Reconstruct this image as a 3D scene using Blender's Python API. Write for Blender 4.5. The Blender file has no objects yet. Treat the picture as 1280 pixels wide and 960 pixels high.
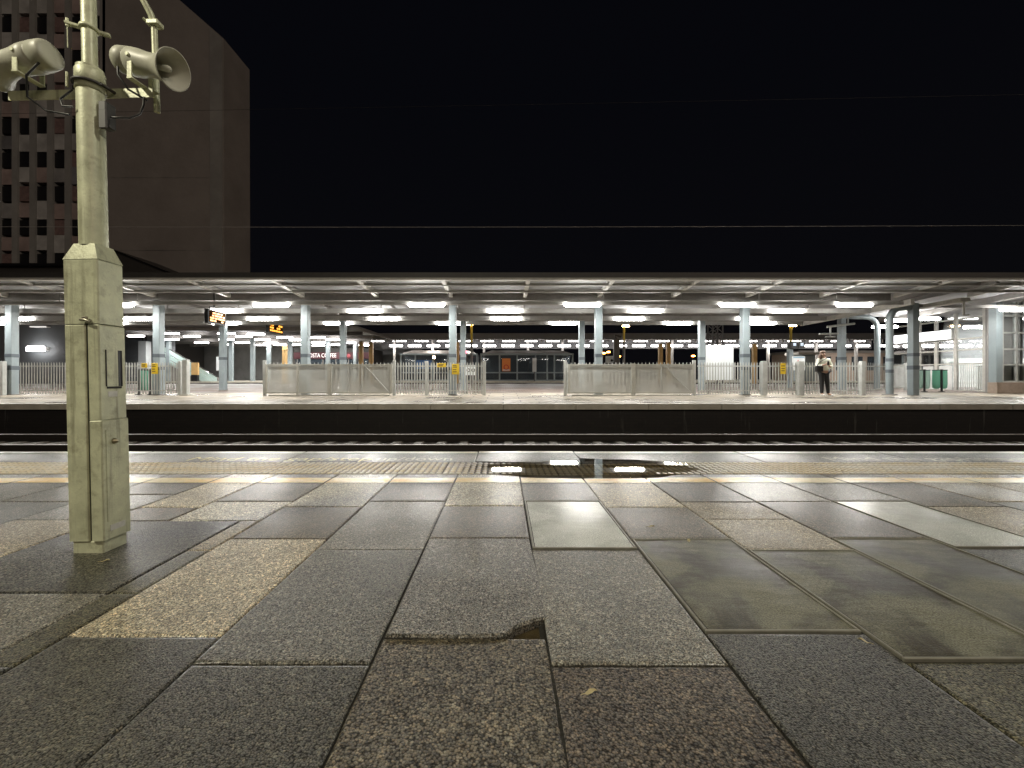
import bpy, math, random
from mathutils import Vector, Matrix, noise as mnoise
random.seed(7)
S = bpy.context.scene
COL = S.collection
F, CX, HZ, EYE = 520.0, 629.0, 472.0, 0.66      # calibrated from the photograph: focal length, vanishing point, eye height


def WX(px, Y): return (px - CX) * Y / F
def WZ(py, Y): return EYE + (HZ - py) * Y / F
def at(px, py, Y): return Vector((WX(px, Y), Y, WZ(py, Y)))


# ------------------------------------------------------------------ mesh builder
class MB:
    def __init__(s): s.v, s.f, s.sm = [], [], []

    def add(s, vs, fs, smooth=False):
        o = len(s.v)
        s.v += [tuple(v) for v in vs]
        for f in fs:
            s.f.append(tuple(o + i for i in f)); s.sm.append(smooth)
        return s

    def box(s, x0, x1, y0, y1, z0, z1):
        return s.add([(x0, y0, z0), (x1, y0, z0), (x1, y1, z0), (x0, y1, z0), (x0, y0, z1), (x1, y0, z1), (x1, y1, z1), (x0, y1, z1)],
                     [(0, 3, 2, 1), (4, 5, 6, 7), (0, 1, 5, 4), (1, 2, 6, 5), (2, 3, 7, 6), (3, 0, 4, 7)])

    def bbox(s, x0, x1, y0, y1, z0, z1, b=.004):
        """box with chamfered vertical and top edges"""
        def ring(i, z): return [(x0 + i, y0 + b, z), (x0 + b, y0 + i, z), (x1 - b, y0 + i, z), (x1 - i, y0 + b, z), (x1 - i, y1 - b, z), (x1 - b, y1 - i, z), (x0 + b, y1 - i, z), (x0 + i, y1 - b, z)]
        vs = ring(0, z0) + ring(0, z1 - b) + ring(b * .9, z1)
        fs = [tuple(range(7, -1, -1)), tuple(range(16, 24))]
        for k in (0, 8):
            for i in range(8): fs.append((k + i, k + (i + 1) % 8, k + 8 + (i + 1) % 8, k + 8 + i))
        return s.add(vs, fs)

    def bar(s, a, b, w, h, up=(0, 0, 1)):
        a, b = Vector(a), Vector(b); d = (b - a).normalized(); u = Vector(up)
        r = d.cross(u)
        if r.length < 1e-4: r = d.cross(Vector((0, 1, 0)))
        r.normalize(); u = r.cross(d).normalized()
        vs = []
        for p in (a, b):
            for sx, sz in ((-1, -1), (1, -1), (1, 1), (-1, 1)): vs.append(p + r * sx * w / 2 + u * sz * h / 2)
        return s.add(vs, [(3, 2, 1, 0), (4, 5, 6, 7), (0, 1, 5, 4), (1, 2, 6, 5), (2, 3, 7, 6), (3, 0, 4, 7)])

    def tube(s, pts, r, n=10, cap=True):
        pts = [Vector(p) for p in pts]; rs = r if isinstance(r, (list, tuple)) else [r] * len(pts)
        vs = []; ref = None
        for i, p in enumerate(pts):
            d = (pts[min(i + 1, len(pts) - 1)] - pts[max(i - 1, 0)]).normalized()
            if ref is None:
                ref = d.cross(Vector((0, 0, 1)))
                if ref.length < 1e-3: ref = d.cross(Vector((0, 1, 0)))
            ref = (ref - d * ref.dot(d)).normalized(); w = d.cross(ref)
            for k in range(n):
                a = 2 * math.pi * k / n; vs.append(p + (ref * math.cos(a) + w * math.sin(a)) * rs[i])
        fs = []
        for i in range(len(pts) - 1):
            for k in range(n): fs.append((i * n + k, i * n + (k + 1) % n, (i + 1) * n + (k + 1) % n, (i + 1) * n + k))
        s.add(vs, fs, True)
        if cap: s.add(vs[:n], [tuple(range(n - 1, -1, -1))]); s.add(vs[-n:], [tuple(range(n))])
        return s

    def lathe(s, o, axis, prof, n=28):
        """prof = [(t, r)] along the axis"""
        o = Vector(o); d = Vector(axis).normalized(); a = d.cross(Vector((0, 0, 1)))
        if a.length < 1e-3: a = Vector((1, 0, 0))
        a.normalize(); w = d.cross(a); vs = []
        for t, r in prof:
            for k in range(n):
                q = 2 * math.pi * k / n; vs.append(o + d * t + (a * math.cos(q) + w * math.sin(q)) * r)
        fs = [(i * n + k, i * n + (k + 1) % n, (i + 1) * n + (k + 1) % n, (i + 1) * n + k) for i in range(len(prof) - 1) for k in range(n)]
        return s.add(vs, fs, True)

    def prism(s, pts, vec):
        """planar outline swept along vec"""
        n = len(pts); p = [Vector(q) for q in pts]; v = Vector(vec)
        return s.add(p + [q + v for q in p], [tuple(range(n - 1, -1, -1)), tuple(range(n, 2 * n))] + [(i, (i + 1) % n, n + (i + 1) % n, n + i) for i in range(n)])

    def sphere(s, c, r, sx=1, sy=1, sz=1, n=12, m=8):
        vs = []; c = Vector(c)
        for j in range(m + 1):
            th = math.pi * j / m
            for k in range(n):
                q = 2 * math.pi * k / n
                vs.append(c + Vector((r * sx * math.sin(th) * math.cos(q), r * sy * math.sin(th) * math.sin(q), r * sz * math.cos(th))))
        return s.add(vs, [(j * n + k, (j + 1) * n + k, (j + 1) * n + (k + 1) % n, j * n + (k + 1) % n) for j in range(m) for k in range(n)], True)

    def build(s, name, mat, parent=None, origin=None):
        o = Vector(origin) if origin is not None else Vector((0, 0, 0))
        me = bpy.data.meshes.new(name)
        me.from_pydata([tuple(Vector(v) - o) for v in s.v], [], s.f)
        me.polygons.foreach_set('use_smooth', s.sm); me.update()
        if mat: me.materials.append(mat)
        ob = bpy.data.objects.new(name, me); COL.objects.link(ob)
        ob.location = o
        if parent: ob.parent = parent
        return ob


def tag(o, label=None, cat=None, group=None, kind=None):
    for k, v in (('label', label), ('category', cat), ('group', group), ('kind', kind)):
        if v: o[k] = v
    return o


def thing(name, loc, label, cat, group=None, rot=(0, 0, 0)):
    o = bpy.data.objects.new(name, None); COL.objects.link(o); o.location = loc; o.rotation_euler = rot
    o.empty_display_size = .2
    return tag(o, label, cat, group)


def dup(o, loc, label=None, parent=None):
    c = o.copy(); COL.objects.link(c)
    if parent is not None: c.parent = parent
    else: c.location = loc
    if label: c['label'] = label
    for ch in [k for k in KIDS.get(o.name, [])]:
        d = ch.copy(); COL.objects.link(d); d.parent = c
        for g in KIDS.get(ch.name, []):
            e = g.copy(); COL.objects.link(e); e.parent = d
    return c


KIDS = {}
def index_kids():
    KIDS.clear()
    for o in COL.objects:
        if o.parent: KIDS.setdefault(o.parent.name, []).append(o)


ORD = ['first', 'second', 'third', 'fourth', 'fifth', 'sixth', 'seventh', 'eighth', 'ninth', 'tenth', 'eleventh', 'twelfth', 'thirteenth',
       'fourteenth', 'fifteenth', 'sixteenth', 'seventeenth', 'eighteenth', 'nineteenth', 'twentieth', 'twenty-first', 'twenty-second',
       'twenty-third', 'twenty-fourth', 'twenty-fifth', 'twenty-sixth', 'twenty-seventh', 'twenty-eighth', 'twenty-ninth', 'thirtieth']


# ------------------------------------------------------------------ materials
def nd(nt, t, **kw):
    n = nt.nodes.new(t)
    for k, v in kw.items():
        if hasattr(n, k): setattr(n, k, v)
        else: n.inputs[k.replace('_', ' ')].default_value = v
    return n


def base(name):
    m = bpy.data.materials.new(name); m.use_nodes = True; nt = m.node_tree
    return m, nt, nt.nodes['Principled BSDF'], nt.links.new


def M(name, col, rough=.5, metal=0., var=.12, scale=3., bump=0., bscale=60., dirt=0., rvar=.1, spec=.5, streak=0.):
    m, nt, b, L = base(name)
    tc = nd(nt, 'ShaderNodeTexCoord')
    n1 = nd(nt, 'ShaderNodeTexNoise', Scale=scale, Detail=6., Roughness=.62); L(tc.outputs['Object'], n1.inputs['Vector'])
    r = nd(nt, 'ShaderNodeMapRange'); r.inputs[1].default_value = .3; r.inputs[2].default_value = .7
    r.inputs[3].default_value = 1 - var; r.inputs[4].default_value = 1 + var; L(n1.outputs['Fac'], r.inputs[0])
    mx = nd(nt, 'ShaderNodeMix', data_type='RGBA', blend_type='MULTIPLY'); mx.inputs[0].default_value = 1
    mx.inputs[6].default_value = (*col, 1); L(r.outputs[0], mx.inputs[7]); out = mx.outputs[2]
    if dirt:
        n2 = nd(nt, 'ShaderNodeTexNoise', Scale=scale * 2.7, Detail=8., Roughness=.7); L(tc.outputs['Object'], n2.inputs['Vector'])
        r2 = nd(nt, 'ShaderNodeMapRange'); r2.inputs[1].default_value = .52; r2.inputs[2].default_value = .72; r2.inputs[4].default_value = dirt
        L(n2.outputs['Fac'], r2.inputs[0])
        m2 = nd(nt, 'ShaderNodeMix', data_type='RGBA'); L(r2.outputs[0], m2.inputs[0]); L(out, m2.inputs[6])
        m2.inputs[7].default_value = (col[0] * .35, col[1] * .31, col[2] * .25, 1); out = m2.outputs[2]
    if streak:
        ms = nd(nt, 'ShaderNodeMapping'); ms.inputs['Scale'].default_value = (34., 34., 1.6); L(tc.outputs['Object'], ms.inputs[0])
        n4 = nd(nt, 'ShaderNodeTexNoise', Scale=1., Detail=6., Roughness=.65); L(ms.outputs[0], n4.inputs['Vector'])
        r4 = nd(nt, 'ShaderNodeMapRange'); r4.inputs[1].default_value = .55; r4.inputs[2].default_value = .78; r4.inputs[4].default_value = streak; L(n4.outputs['Fac'], r4.inputs[0])
        m4 = nd(nt, 'ShaderNodeMix', data_type='RGBA'); L(r4.outputs[0], m4.inputs[0]); L(out, m4.inputs[6]); m4.inputs[7].default_value = (.11, .085, .045, 1); out = m4.outputs[2]
    L(out, b.inputs['Base Color'])
    rr = nd(nt, 'ShaderNodeMapRange'); rr.inputs[3].default_value = max(.02, rough - rvar); rr.inputs[4].default_value = min(1, rough + rvar)
    L(n1.outputs['Fac'], rr.inputs[0]); L(rr.outputs[0], b.inputs['Roughness'])
    b.inputs['Metallic'].default_value = metal; b.inputs['Specular IOR Level'].default_value = spec
    if bump:
        n3 = nd(nt, 'ShaderNodeTexNoise', Scale=bscale, Detail=4.); L(tc.outputs['Object'], n3.inputs['Vector'])
        bp = nd(nt, 'ShaderNodeBump', Strength=1., Distance=bump); L(n3.outputs['Fac'], bp.inputs['Height']); L(bp.outputs[0], b.inputs['Normal'])
    return m


def emit(name, col, k):
    m, nt, b, L = base(name)
    b.inputs['Base Color'].default_value = (.6, .6, .6, 1)
    b.inputs['Emission Color'].default_value = (*col, 1); b.inputs['Emission Strength'].default_value = k
    return m


def glass(name, tint=(.8, .85, .86), body=0., bodycol=(.5, .55, .58)):
    m, nt, b, L = base(name)
    tr = nd(nt, 'ShaderNodeBsdfTransparent', Color=(*tint, 1)); gl = nd(nt, 'ShaderNodeBsdfGlossy', Roughness=.03)
    fr = nd(nt, 'ShaderNodeFresnel', IOR=1.45); mx = nd(nt, 'ShaderNodeMixShader')
    L(fr.outputs[0], mx.inputs[0]); L(tr.outputs[0], mx.inputs[1]); L(gl.outputs[0], mx.inputs[2]); out = mx.outputs[0]
    if body:
        df = nd(nt, 'ShaderNodeBsdfDiffuse', Color=(*bodycol, 1)); m2 = nd(nt, 'ShaderNodeMixShader'); m2.inputs[0].default_value = body
        L(out, m2.inputs[1]); L(df.outputs[0], m2.inputs[2]); out = m2.outputs[0]
    L(out, nt.nodes['Material Output'].inputs['Surface'])
    return m


def slab_mat(name, speck=.72, cell=265., bumpd=.0013, rough=(.3, .5), fine=True):
    """exposed-aggregate concrete; tint comes from each object's own colour"""
    m, nt, b, L = base(name)
    tc = nd(nt, 'ShaderNodeTexCoord'); oi = nd(nt, 'ShaderNodeObjectInfo')
    ml = nd(nt, 'ShaderNodeMath', operation='MULTIPLY'); ml.inputs[1].default_value = 37.; L(oi.outputs['Random'], ml.inputs[0])
    va = nd(nt, 'ShaderNodeVectorMath', operation='ADD'); L(tc.outputs['Object'], va.inputs[0]); L(ml.outputs[0], va.inputs[1])
    vec = va.outputs[0]
    # slight warp so that the stones are not all the same size
    wn = nd(nt, 'ShaderNodeTexNoise', Scale=cell * .8, Detail=2.); L(vec, wn.inputs['Vector'])
    wm = nd(nt, 'ShaderNodeVectorMath', operation='SCALE'); wm.inputs['Scale'].default_value = .9 / cell; L(wn.outputs['Color'], wm.inputs[0])
    wa = nd(nt, 'ShaderNodeVectorMath', operation='ADD'); L(vec, wa.inputs[0]); L(wm.outputs[0], wa.inputs[1])
    vo = nd(nt, 'ShaderNodeTexVoronoi', Scale=cell, Randomness=1.); L(wa.outputs[0], vo.inputs['Vector'])
    vo2 = nd(nt, 'ShaderNodeTexVoronoi', Scale=cell * .47, Randomness=1.); L(vec, vo2.inputs['Vector'])
    bw = nd(nt, 'ShaderNodeSeparateColor'); L(vo.outputs['Color'], bw.inputs[0])
    r = nd(nt, 'ShaderNodeMapRange'); r.inputs[3].default_value = 1 - speck; r.inputs[4].default_value = 1 + speck; L(bw.outputs[0], r.inputs[0])
    bw2 = nd(nt, 'ShaderNodeSeparateColor'); L(vo2.outputs['Color'], bw2.inputs[0])
    r2 = nd(nt, 'ShaderNodeMapRange'); r2.inputs[1].default_value = .78; r2.inputs[2].default_value = .82; r2.inputs[3].default_value = 1.; r2.inputs[4].default_value = 1.7
    L(bw2.outputs[1], r2.inputs[0])
    geo = nd(nt, 'ShaderNodeNewGeometry'); wpos = geo.outputs['Position']
    n1 = nd(nt, 'ShaderNodeTexNoise', Scale=2.4, Detail=9., Roughness=.68); L(wpos, n1.inputs['Vector'])
    r3 = nd(nt, 'ShaderNodeMapRange'); r3.inputs[1].default_value = .3; r3.inputs[2].default_value = .7; r3.inputs[3].default_value = .62; r3.inputs[4].default_value = 1.3
    L(n1.outputs['Fac'], r3.inputs[0])
    p = nd(nt, 'ShaderNodeMath', operation='MULTIPLY'); L(r.outputs[0], p.inputs[0]); L(r2.outputs[0], p.inputs[1])
    p2 = nd(nt, 'ShaderNodeMath', operation='MULTIPLY'); L(p.outputs[0], p2.inputs[0]); L(r3.outputs[0], p2.inputs[1])
    gv = nd(nt, 'ShaderNodeTexVoronoi', Scale=5.2, Randomness=1.); L(wpos, gv.inputs['Vector'])        # trodden gum and drips
    gs = nd(nt, 'ShaderNodeSeparateColor'); L(gv.outputs['Color'], gs.inputs[0])
    gr = nd(nt, 'ShaderNodeMath', operation='MULTIPLY'); L(gs.outputs[0], gr.inputs[0]); gr.inputs[1].default_value = .085
    gl_ = nd(nt, 'ShaderNodeMath', operation='SUBTRACT'); L(gr.outputs[0], gl_.inputs[0]); L(gv.outputs['Distance'], gl_.inputs[1])
    gm = nd(nt, 'ShaderNodeMapRange'); gm.inputs[1].default_value = 0.; gm.inputs[2].default_value = .02; gm.inputs[3].default_value = 1.; gm.inputs[4].default_value = .5; L(gl_.outputs[0], gm.inputs[0])
    pit_shade = nd(nt, 'ShaderNodeMapRange'); pit_shade.inputs[1].default_value = .42; pit_shade.inputs[2].default_value = .75; pit_shade.inputs[3].default_value = 1.22; pit_shade.inputs[4].default_value = .26; L(vo.outputs['Distance'], pit_shade.inputs[0])  # shade in the hollows between stones, painted into colour and gloss
    pm = nd(nt, 'ShaderNodeMath', operation='MULTIPLY'); L(p2.outputs[0], pm.inputs[0]); L(pit_shade.outputs[0], pm.inputs[1]); p2 = pm
    p3 = nd(nt, 'ShaderNodeMath', operation='MULTIPLY'); L(p2.outputs[0], p3.inputs[0]); L(gm.outputs[0], p3.inputs[1]); p2 = p3
    mx = nd(nt, 'ShaderNodeMix', data_type='RGBA', blend_type='MULTIPLY'); mx.inputs[0].default_value = 1
    L(oi.outputs['Color'], mx.inputs[6]); L(p2.outputs[0], mx.inputs[7])
    # warm and grey stones
    hs = nd(nt, 'ShaderNodeMix', data_type='RGBA'); L(bw.outputs[1], hs.inputs[0]); hs.inputs[6].default_value = (1.14, 1., .80, 1); hs.inputs[7].default_value = (.95, 1., .97, 1)
    bw3 = nd(nt, 'ShaderNodeMix', data_type='RGBA', blend_type='MULTIPLY'); bw3.inputs[0].default_value = 1.; L(mx.outputs[2], bw3.inputs[6]); L(hs.outputs[2], bw3.inputs[7])
    L(bw3.outputs[2], b.inputs['Base Color'])
    n2 = nd(nt, 'ShaderNodeTexNoise', Scale=1.5, Detail=4., Roughness=.55); L(wpos, n2.inputs['Vector'])
    rr = nd(nt, 'ShaderNodeMapRange'); rr.inputs[1].default_value = .3; rr.inputs[2].default_value = .7
    rr.inputs[3].default_value = rough[0]; rr.inputs[4].default_value = rough[1]; L(n2.outputs['Fac'], rr.inputs[0]); L(rr.outputs[0], b.inputs['Roughness'])
    ad = nd(nt, 'ShaderNodeMath', operation='SUBTRACT'); ad.inputs[0].default_value = 1.; L(vo.outputs['Distance'], ad.inputs[1])
    n4 = nd(nt, 'ShaderNodeTexNoise', Scale=420., Detail=3.); L(vec, n4.inputs['Vector'])
    a2 = nd(nt, 'ShaderNodeMath', operation='MULTIPLY_ADD'); L(n4.outputs['Fac'], a2.inputs[0]); a2.inputs[1].default_value = .7; L(ad.outputs[0], a2.inputs[2])
    bp = nd(nt, 'ShaderNodeBump', Strength=1., Distance=bumpd); L(a2.outputs[0], bp.inputs['Height']); L(bp.outputs[0], b.inputs['Normal'])
    sl = nd(nt, 'ShaderNodeMath', operation='MULTIPLY'); L(pit_shade.outputs[0], sl.inputs[0]); sl.inputs[1].default_value = .42; L(sl.outputs[0], b.inputs['Specular IOR Level'])
    # film of rain water over the stones: patchy
    cw = nd(nt, 'ShaderNodeMapRange'); cw.inputs[1].default_value = .3; cw.inputs[2].default_value = .7; cw.inputs[3].default_value = .80; cw.inputs[4].default_value = .12
    L(n2.outputs['Fac'], cw.inputs[0]); cm = nd(nt, 'ShaderNodeMath', operation='MULTIPLY'); L(cw.outputs[0], cm.inputs[0]); L(pit_shade.outputs[0], cm.inputs[1]); L(cm.outputs[0], b.inputs['Coat Weight']); b.inputs['Coat Roughness'].default_value = .24; b.inputs['Coat IOR'].default_value = 1.4
    n5 = nd(nt, 'ShaderNodeTexNoise', Scale=60., Detail=4.); L(vec, n5.inputs['Vector'])
    b5 = nd(nt, 'ShaderNodeBump', Strength=1., Distance=.0009); L(n5.outputs['Fac'], b5.inputs['Height']); L(b5.outputs[0], b.inputs['Coat Normal'])
    return m


def cover_mat(name, diamond=0., pale=False):
    """wet composite cover plate with olive silt stains"""
    m, nt, b, L = base(name)
    tc = nd(nt, 'ShaderNodeTexCoord'); vec = tc.outputs['Object']
    n1 = nd(nt, 'ShaderNodeTexNoise', Scale=3.4, Detail=7., Roughness=.6, Distortion=.3); L(vec, n1.inputs['Vector'])
    cr = nd(nt, 'ShaderNodeValToRGB'); L(n1.outputs['Fac'], cr.inputs[0])
    e = cr.color_ramp.elements
    e[0].position, e[0].color = .44, ((.30, .31, .25, 1) if pale else (.030, .024, .004, 1))
    e[1].position, e[1].color = .56, ((.46, .48, .42, 1) if pale else (.150, .145, .095, 1))
    n0 = nd(nt, 'ShaderNodeTexNoise', Scale=240., Detail=2.); L(vec, n0.inputs['Vector'])
    mp = nd(nt, 'ShaderNodeMapRange'); mp.inputs[1].default_value = .3; mp.inputs[2].default_value = .7; mp.inputs[3].default_value = .35; mp.inputs[4].default_value = 1.75; L(n0.outputs['Fac'], mp.inputs[0])
    mx = nd(nt, 'ShaderNodeMix', data_type='RGBA', blend_type='MULTIPLY'); mx.inputs[0].default_value = 1; L(cr.outputs[0], mx.inputs[6]); L(mp.outputs[0], mx.inputs[7])
    L(mx.outputs[2], b.inputs['Base Color'])
    n2 = nd(nt, 'ShaderNodeTexNoise', Scale=3.5, Detail=3., Roughness=.5, Distortion=.3); L(vec, n2.inputs['Vector'])
    rr = nd(nt, 'ShaderNodeMapRange'); rr.inputs[1].default_value = .3; rr.inputs[2].default_value = .7
    rr.inputs[3].default_value = .26; rr.inputs[4].default_value = .48; L(n2.outputs['Fac'], rr.inputs[0]); L(rr.outputs[0], b.inputs['Roughness'])
    n3 = nd(nt, 'ShaderNodeTexNoise', Scale=13., Detail=6.); mp3 = nd(nt, 'ShaderNodeMapping'); mp3.inputs['Scale'].default_value = (.5, 1.6, 1)
    L(vec, mp3.inputs[0]); L(mp3.outputs[0], n3.inputs['Vector'])
    h = nd(nt, 'ShaderNodeMath', operation='MULTIPLY_ADD'); L(n0.outputs['Fac'], h.inputs[0]); h.inputs[1].default_value = .35; L(n3.outputs['Fac'], h.inputs[2]); hout = h.outputs[0]
    if diamond:
        vo = nd(nt, 'ShaderNodeTexChecker', Scale=55.); rt = nd(nt, 'ShaderNodeMapping'); rt.inputs['Rotation'].default_value = (0, 0, .78)
        L(vec, rt.inputs[0]); L(rt.outputs[0], vo.inputs['Vector'])
        h2 = nd(nt, 'ShaderNodeMath', operation='MULTIPLY_ADD'); L(vo.outputs['Fac'], h2.inputs[0]); h2.inputs[1].default_value = diamond; L(hout, h2.inputs[2]); hout = h2.outputs[0]
    cw = nd(nt, 'ShaderNodeMapRange'); cw.inputs[1].default_value = .35; cw.inputs[2].default_value = .65; cw.inputs[3].default_value = .9; cw.inputs[4].default_value = .55 if pale else .0; L(n2.outputs['Fac'], cw.inputs[0]); L(cw.outputs[0], b.inputs['Coat Weight'])
    b.inputs['Coat Roughness'].default_value = .2 if pale else .22; b.inputs['Specular IOR Level'].default_value = .5 if pale else .28
    bp = nd(nt, 'ShaderNodeBump', Strength=1., Distance=.0026); L(hout, bp.inputs['Height']); L(bp.outputs[0], b.inputs['Normal'])
    return m


def paint_mat(name, cols, wear=.5):
    """worn thermoplastic paint: cols fade from one to the other, with bare spots"""
    m, nt, b, L = base(name)
    tc = nd(nt, 'ShaderNodeTexCoord'); vec = tc.outputs['Object']
    mp = nd(nt, 'ShaderNodeMapping'); mp.inputs['Scale'].default_value = (1, 3, 1); L(vec, mp.inputs[0])
    n1 = nd(nt, 'ShaderNodeTexNoise', Scale=1.6, Detail=7., Roughness=.65); L(mp.outputs[0], n1.inputs['Vector'])
    cr = nd(nt, 'ShaderNodeValToRGB'); L(n1.outputs['Fac'], cr.inputs[0]); e = cr.color_ramp.elements
    e[0].position, e[0].color = .42, (*cols[0], 1); e[1].position, e[1].color = .58, (*cols[1], 1)
    n2 = nd(nt, 'ShaderNodeTexNoise', Scale=38., Detail=8., Roughness=.75); L(vec, n2.inputs['Vector'])
    r = nd(nt, 'ShaderNodeMapRange'); r.inputs[1].default_value = .5; r.inputs[2].default_value = .62; r.inputs[4].default_value = wear; L(n2.outputs['Fac'], r.inputs[0])
    mx = nd(nt, 'ShaderNodeMix', data_type='RGBA'); L(r.outputs[0], mx.inputs[0]); L(cr.outputs[0], mx.inputs[6]); mx.inputs[7].default_value = (.11, .10, .09, 1)
    L(mx.outputs[2], b.inputs['Base Color']); b.inputs['Roughness'].default_value = .38; b.inputs['Coat Weight'].default_value = .5; b.inputs['Coat Roughness'].default_value = .25
    bp = nd(nt, 'ShaderNodeBump', Strength=1., Distance=.0012); L(n2.outputs['Fac'], bp.inputs['Height']); L(bp.outputs[0], b.inputs['Normal'])
    return m


def paving_mat(name, c1, c2, joint, w, h, rough=(.3, .6), wet=True):
    m, nt, b, L = base(name)
    tc = nd(nt, 'ShaderNodeTexCoord'); vec = tc.outputs['Object']
    br = nd(nt, 'ShaderNodeTexBrick', Scale=1.); br.inputs['Color1'].default_value = (*c1, 1); br.inputs['Color2'].default_value = (*c2, 1); br.inputs['Mortar'].default_value = (*joint, 1)
    br.inputs['Brick Width'].default_value = w; br.inputs['Row Height'].default_value = h; br.inputs['Mortar Size'].default_value = .02; br.inputs['Mortar Smooth'].default_value = .2
    L(vec, br.inputs['Vector'])
    n1 = nd(nt, 'ShaderNodeTexNoise', Scale=.9, Detail=8., Roughness=.6); mp = nd(nt, 'ShaderNodeMapping'); mp.inputs['Scale'].default_value = (.45, 1, 1); L(vec, mp.inputs[0]); L(mp.outputs[0], n1.inputs['Vector'])
    r = nd(nt, 'ShaderNodeMapRange'); r.inputs[1].default_value = .32; r.inputs[2].default_value = .68; r.inputs[3].default_value = .42; r.inputs[4].default_value = 1.35; L(n1.outputs['Fac'], r.inputs[0])
    mx = nd(nt, 'ShaderNodeMix', data_type='RGBA', blend_type='MULTIPLY'); mx.inputs[0].default_value = 1; L(br.outputs[0], mx.inputs[6]); L(r.outputs[0], mx.inputs[7])
    L(mx.outputs[2], b.inputs['Base Color'])
    rr = nd(nt, 'ShaderNodeMapRange'); rr.inputs[1].default_value = .35; rr.inputs[2].default_value = .65; rr.inputs[3].default_value = rough[0]; rr.inputs[4].default_value = rough[1]
    L(n1.outputs['Fac'], rr.inputs[0]); L(rr.outputs[0], b.inputs['Roughness'])
    n3 = nd(nt, 'ShaderNodeTexNoise', Scale=70., Detail=3.); L(vec, n3.inputs['Vector'])
    bp = nd(nt, 'ShaderNodeBump', Strength=1., Distance=.002); L(n3.outputs['Fac'], bp.inputs['Height']); L(bp.outputs[0], b.inputs['Normal'])
    return m


def wall_mat(name):
    m, nt, b, L = base(name)
    tc = nd(nt, 'ShaderNodeTexCoord'); mp = nd(nt, 'ShaderNodeMapping'); mp.inputs['Rotation'].default_value = (math.radians(90), 0, 0); L(tc.outputs['Object'], mp.inputs[0])
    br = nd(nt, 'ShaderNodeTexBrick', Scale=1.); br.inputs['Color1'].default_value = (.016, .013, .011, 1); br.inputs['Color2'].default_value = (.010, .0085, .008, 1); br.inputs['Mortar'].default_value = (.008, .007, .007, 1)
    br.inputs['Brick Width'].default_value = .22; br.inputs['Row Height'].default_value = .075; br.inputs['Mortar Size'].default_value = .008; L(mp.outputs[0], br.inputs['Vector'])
    # lime runs down the face
    sc = nd(nt, 'ShaderNodeMapping'); sc.inputs['Scale'].default_value = (5., 5., .35); L(tc.outputs['Object'], sc.inputs[0])
    n = nd(nt, 'ShaderNodeTexNoise', Scale=1., Detail=5., Roughness=.7); L(sc.outputs[0], n.inputs['Vector'])
    r = nd(nt, 'ShaderNodeMapRange'); r.inputs[1].default_value = .62; r.inputs[2].default_value = .78; r.inputs[4].default_value = .6; L(n.outputs['Fac'], r.inputs[0])
    mx = nd(nt, 'ShaderNodeMix', data_type='RGBA'); L(r.outputs[0], mx.inputs[0]); L(br.outputs[0], mx.inputs[6]); mx.inputs[7].default_value = (.22, .21, .19, 1)
    L(mx.outputs[2], b.inputs['Base Color']); b.inputs['Roughness'].default_value = .75
    return m


def ribbed_mat(name, col, scale, axis='X', depth=.02, rough=.5):
    m, nt, b, L = base(name)
    tc = nd(nt, 'ShaderNodeTexCoord')
    w = nd(nt, 'ShaderNodeTexWave', wave_type='BANDS', bands_direction=axis, Scale=scale); L(tc.outputs['Object'], w.inputs['Vector'])
    n = nd(nt, 'ShaderNodeTexNoise', Scale=1.5, Detail=6.); L(tc.outputs['Object'], n.inputs['Vector'])
    r = nd(nt, 'ShaderNodeMapRange'); r.inputs[3].default_value = .75; r.inputs[4].default_value = 1.2; L(n.outputs['Fac'], r.inputs[0])
    mx = nd(nt, 'ShaderNodeMix', data_type='RGBA', blend_type='MULTIPLY'); mx.inputs[0].default_value = 1; mx.inputs[6].default_value = (*col, 1); L(r.outputs[0], mx.inputs[7])
    L(mx.outputs[2], b.inputs['Base Color']); b.inputs['Roughness'].default_value = rough
    bp = nd(nt, 'ShaderNodeBump', Strength=1., Distance=depth); L(w.outputs['Fac'], bp.inputs['Height']); L(bp.outputs[0], b.inputs['Normal'])
    return m


def mesh_mat(name):
    """perforated sheet: open area shows what is behind"""
    m, nt, b, L = base(name)
    tc = nd(nt, 'ShaderNodeTexCoord')
    w = nd(nt, 'ShaderNodeTexWave', wave_type='BANDS', bands_direction='X', Scale=9.); L(tc.outputs['Object'], w.inputs['Vector'])
    n = nd(nt, 'ShaderNodeTexNoise', Scale=2.2, Detail=5.); L(tc.outputs['Object'], n.inputs['Vector'])
    r = nd(nt, 'ShaderNodeMapRange'); r.inputs[3].default_value = .36; r.inputs[4].default_value = .62; L(w.outputs['Fac'], r.inputs[0])
    r.inputs[3].default_value = .58; r.inputs[4].default_value = .66
    a = nd(nt, 'ShaderNodeMath', operation='MULTIPLY_ADD'); L(n.outputs['Fac'], a.inputs[0]); a.inputs[1].default_value = .35; L(r.outputs[0], a.inputs[2])
    a2 = nd(nt, 'ShaderNodeMath', operation='SUBTRACT'); L(a.outputs[0], a2.inputs[0]); a2.inputs[1].default_value = .1; a2.use_clamp = True
    b.inputs['Base Color'].default_value = (.55, .56, .53, 1); b.inputs['Roughness'].default_value = .5
    L(a2.outputs[0], b.inputs['Alpha'])
    return m


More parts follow.
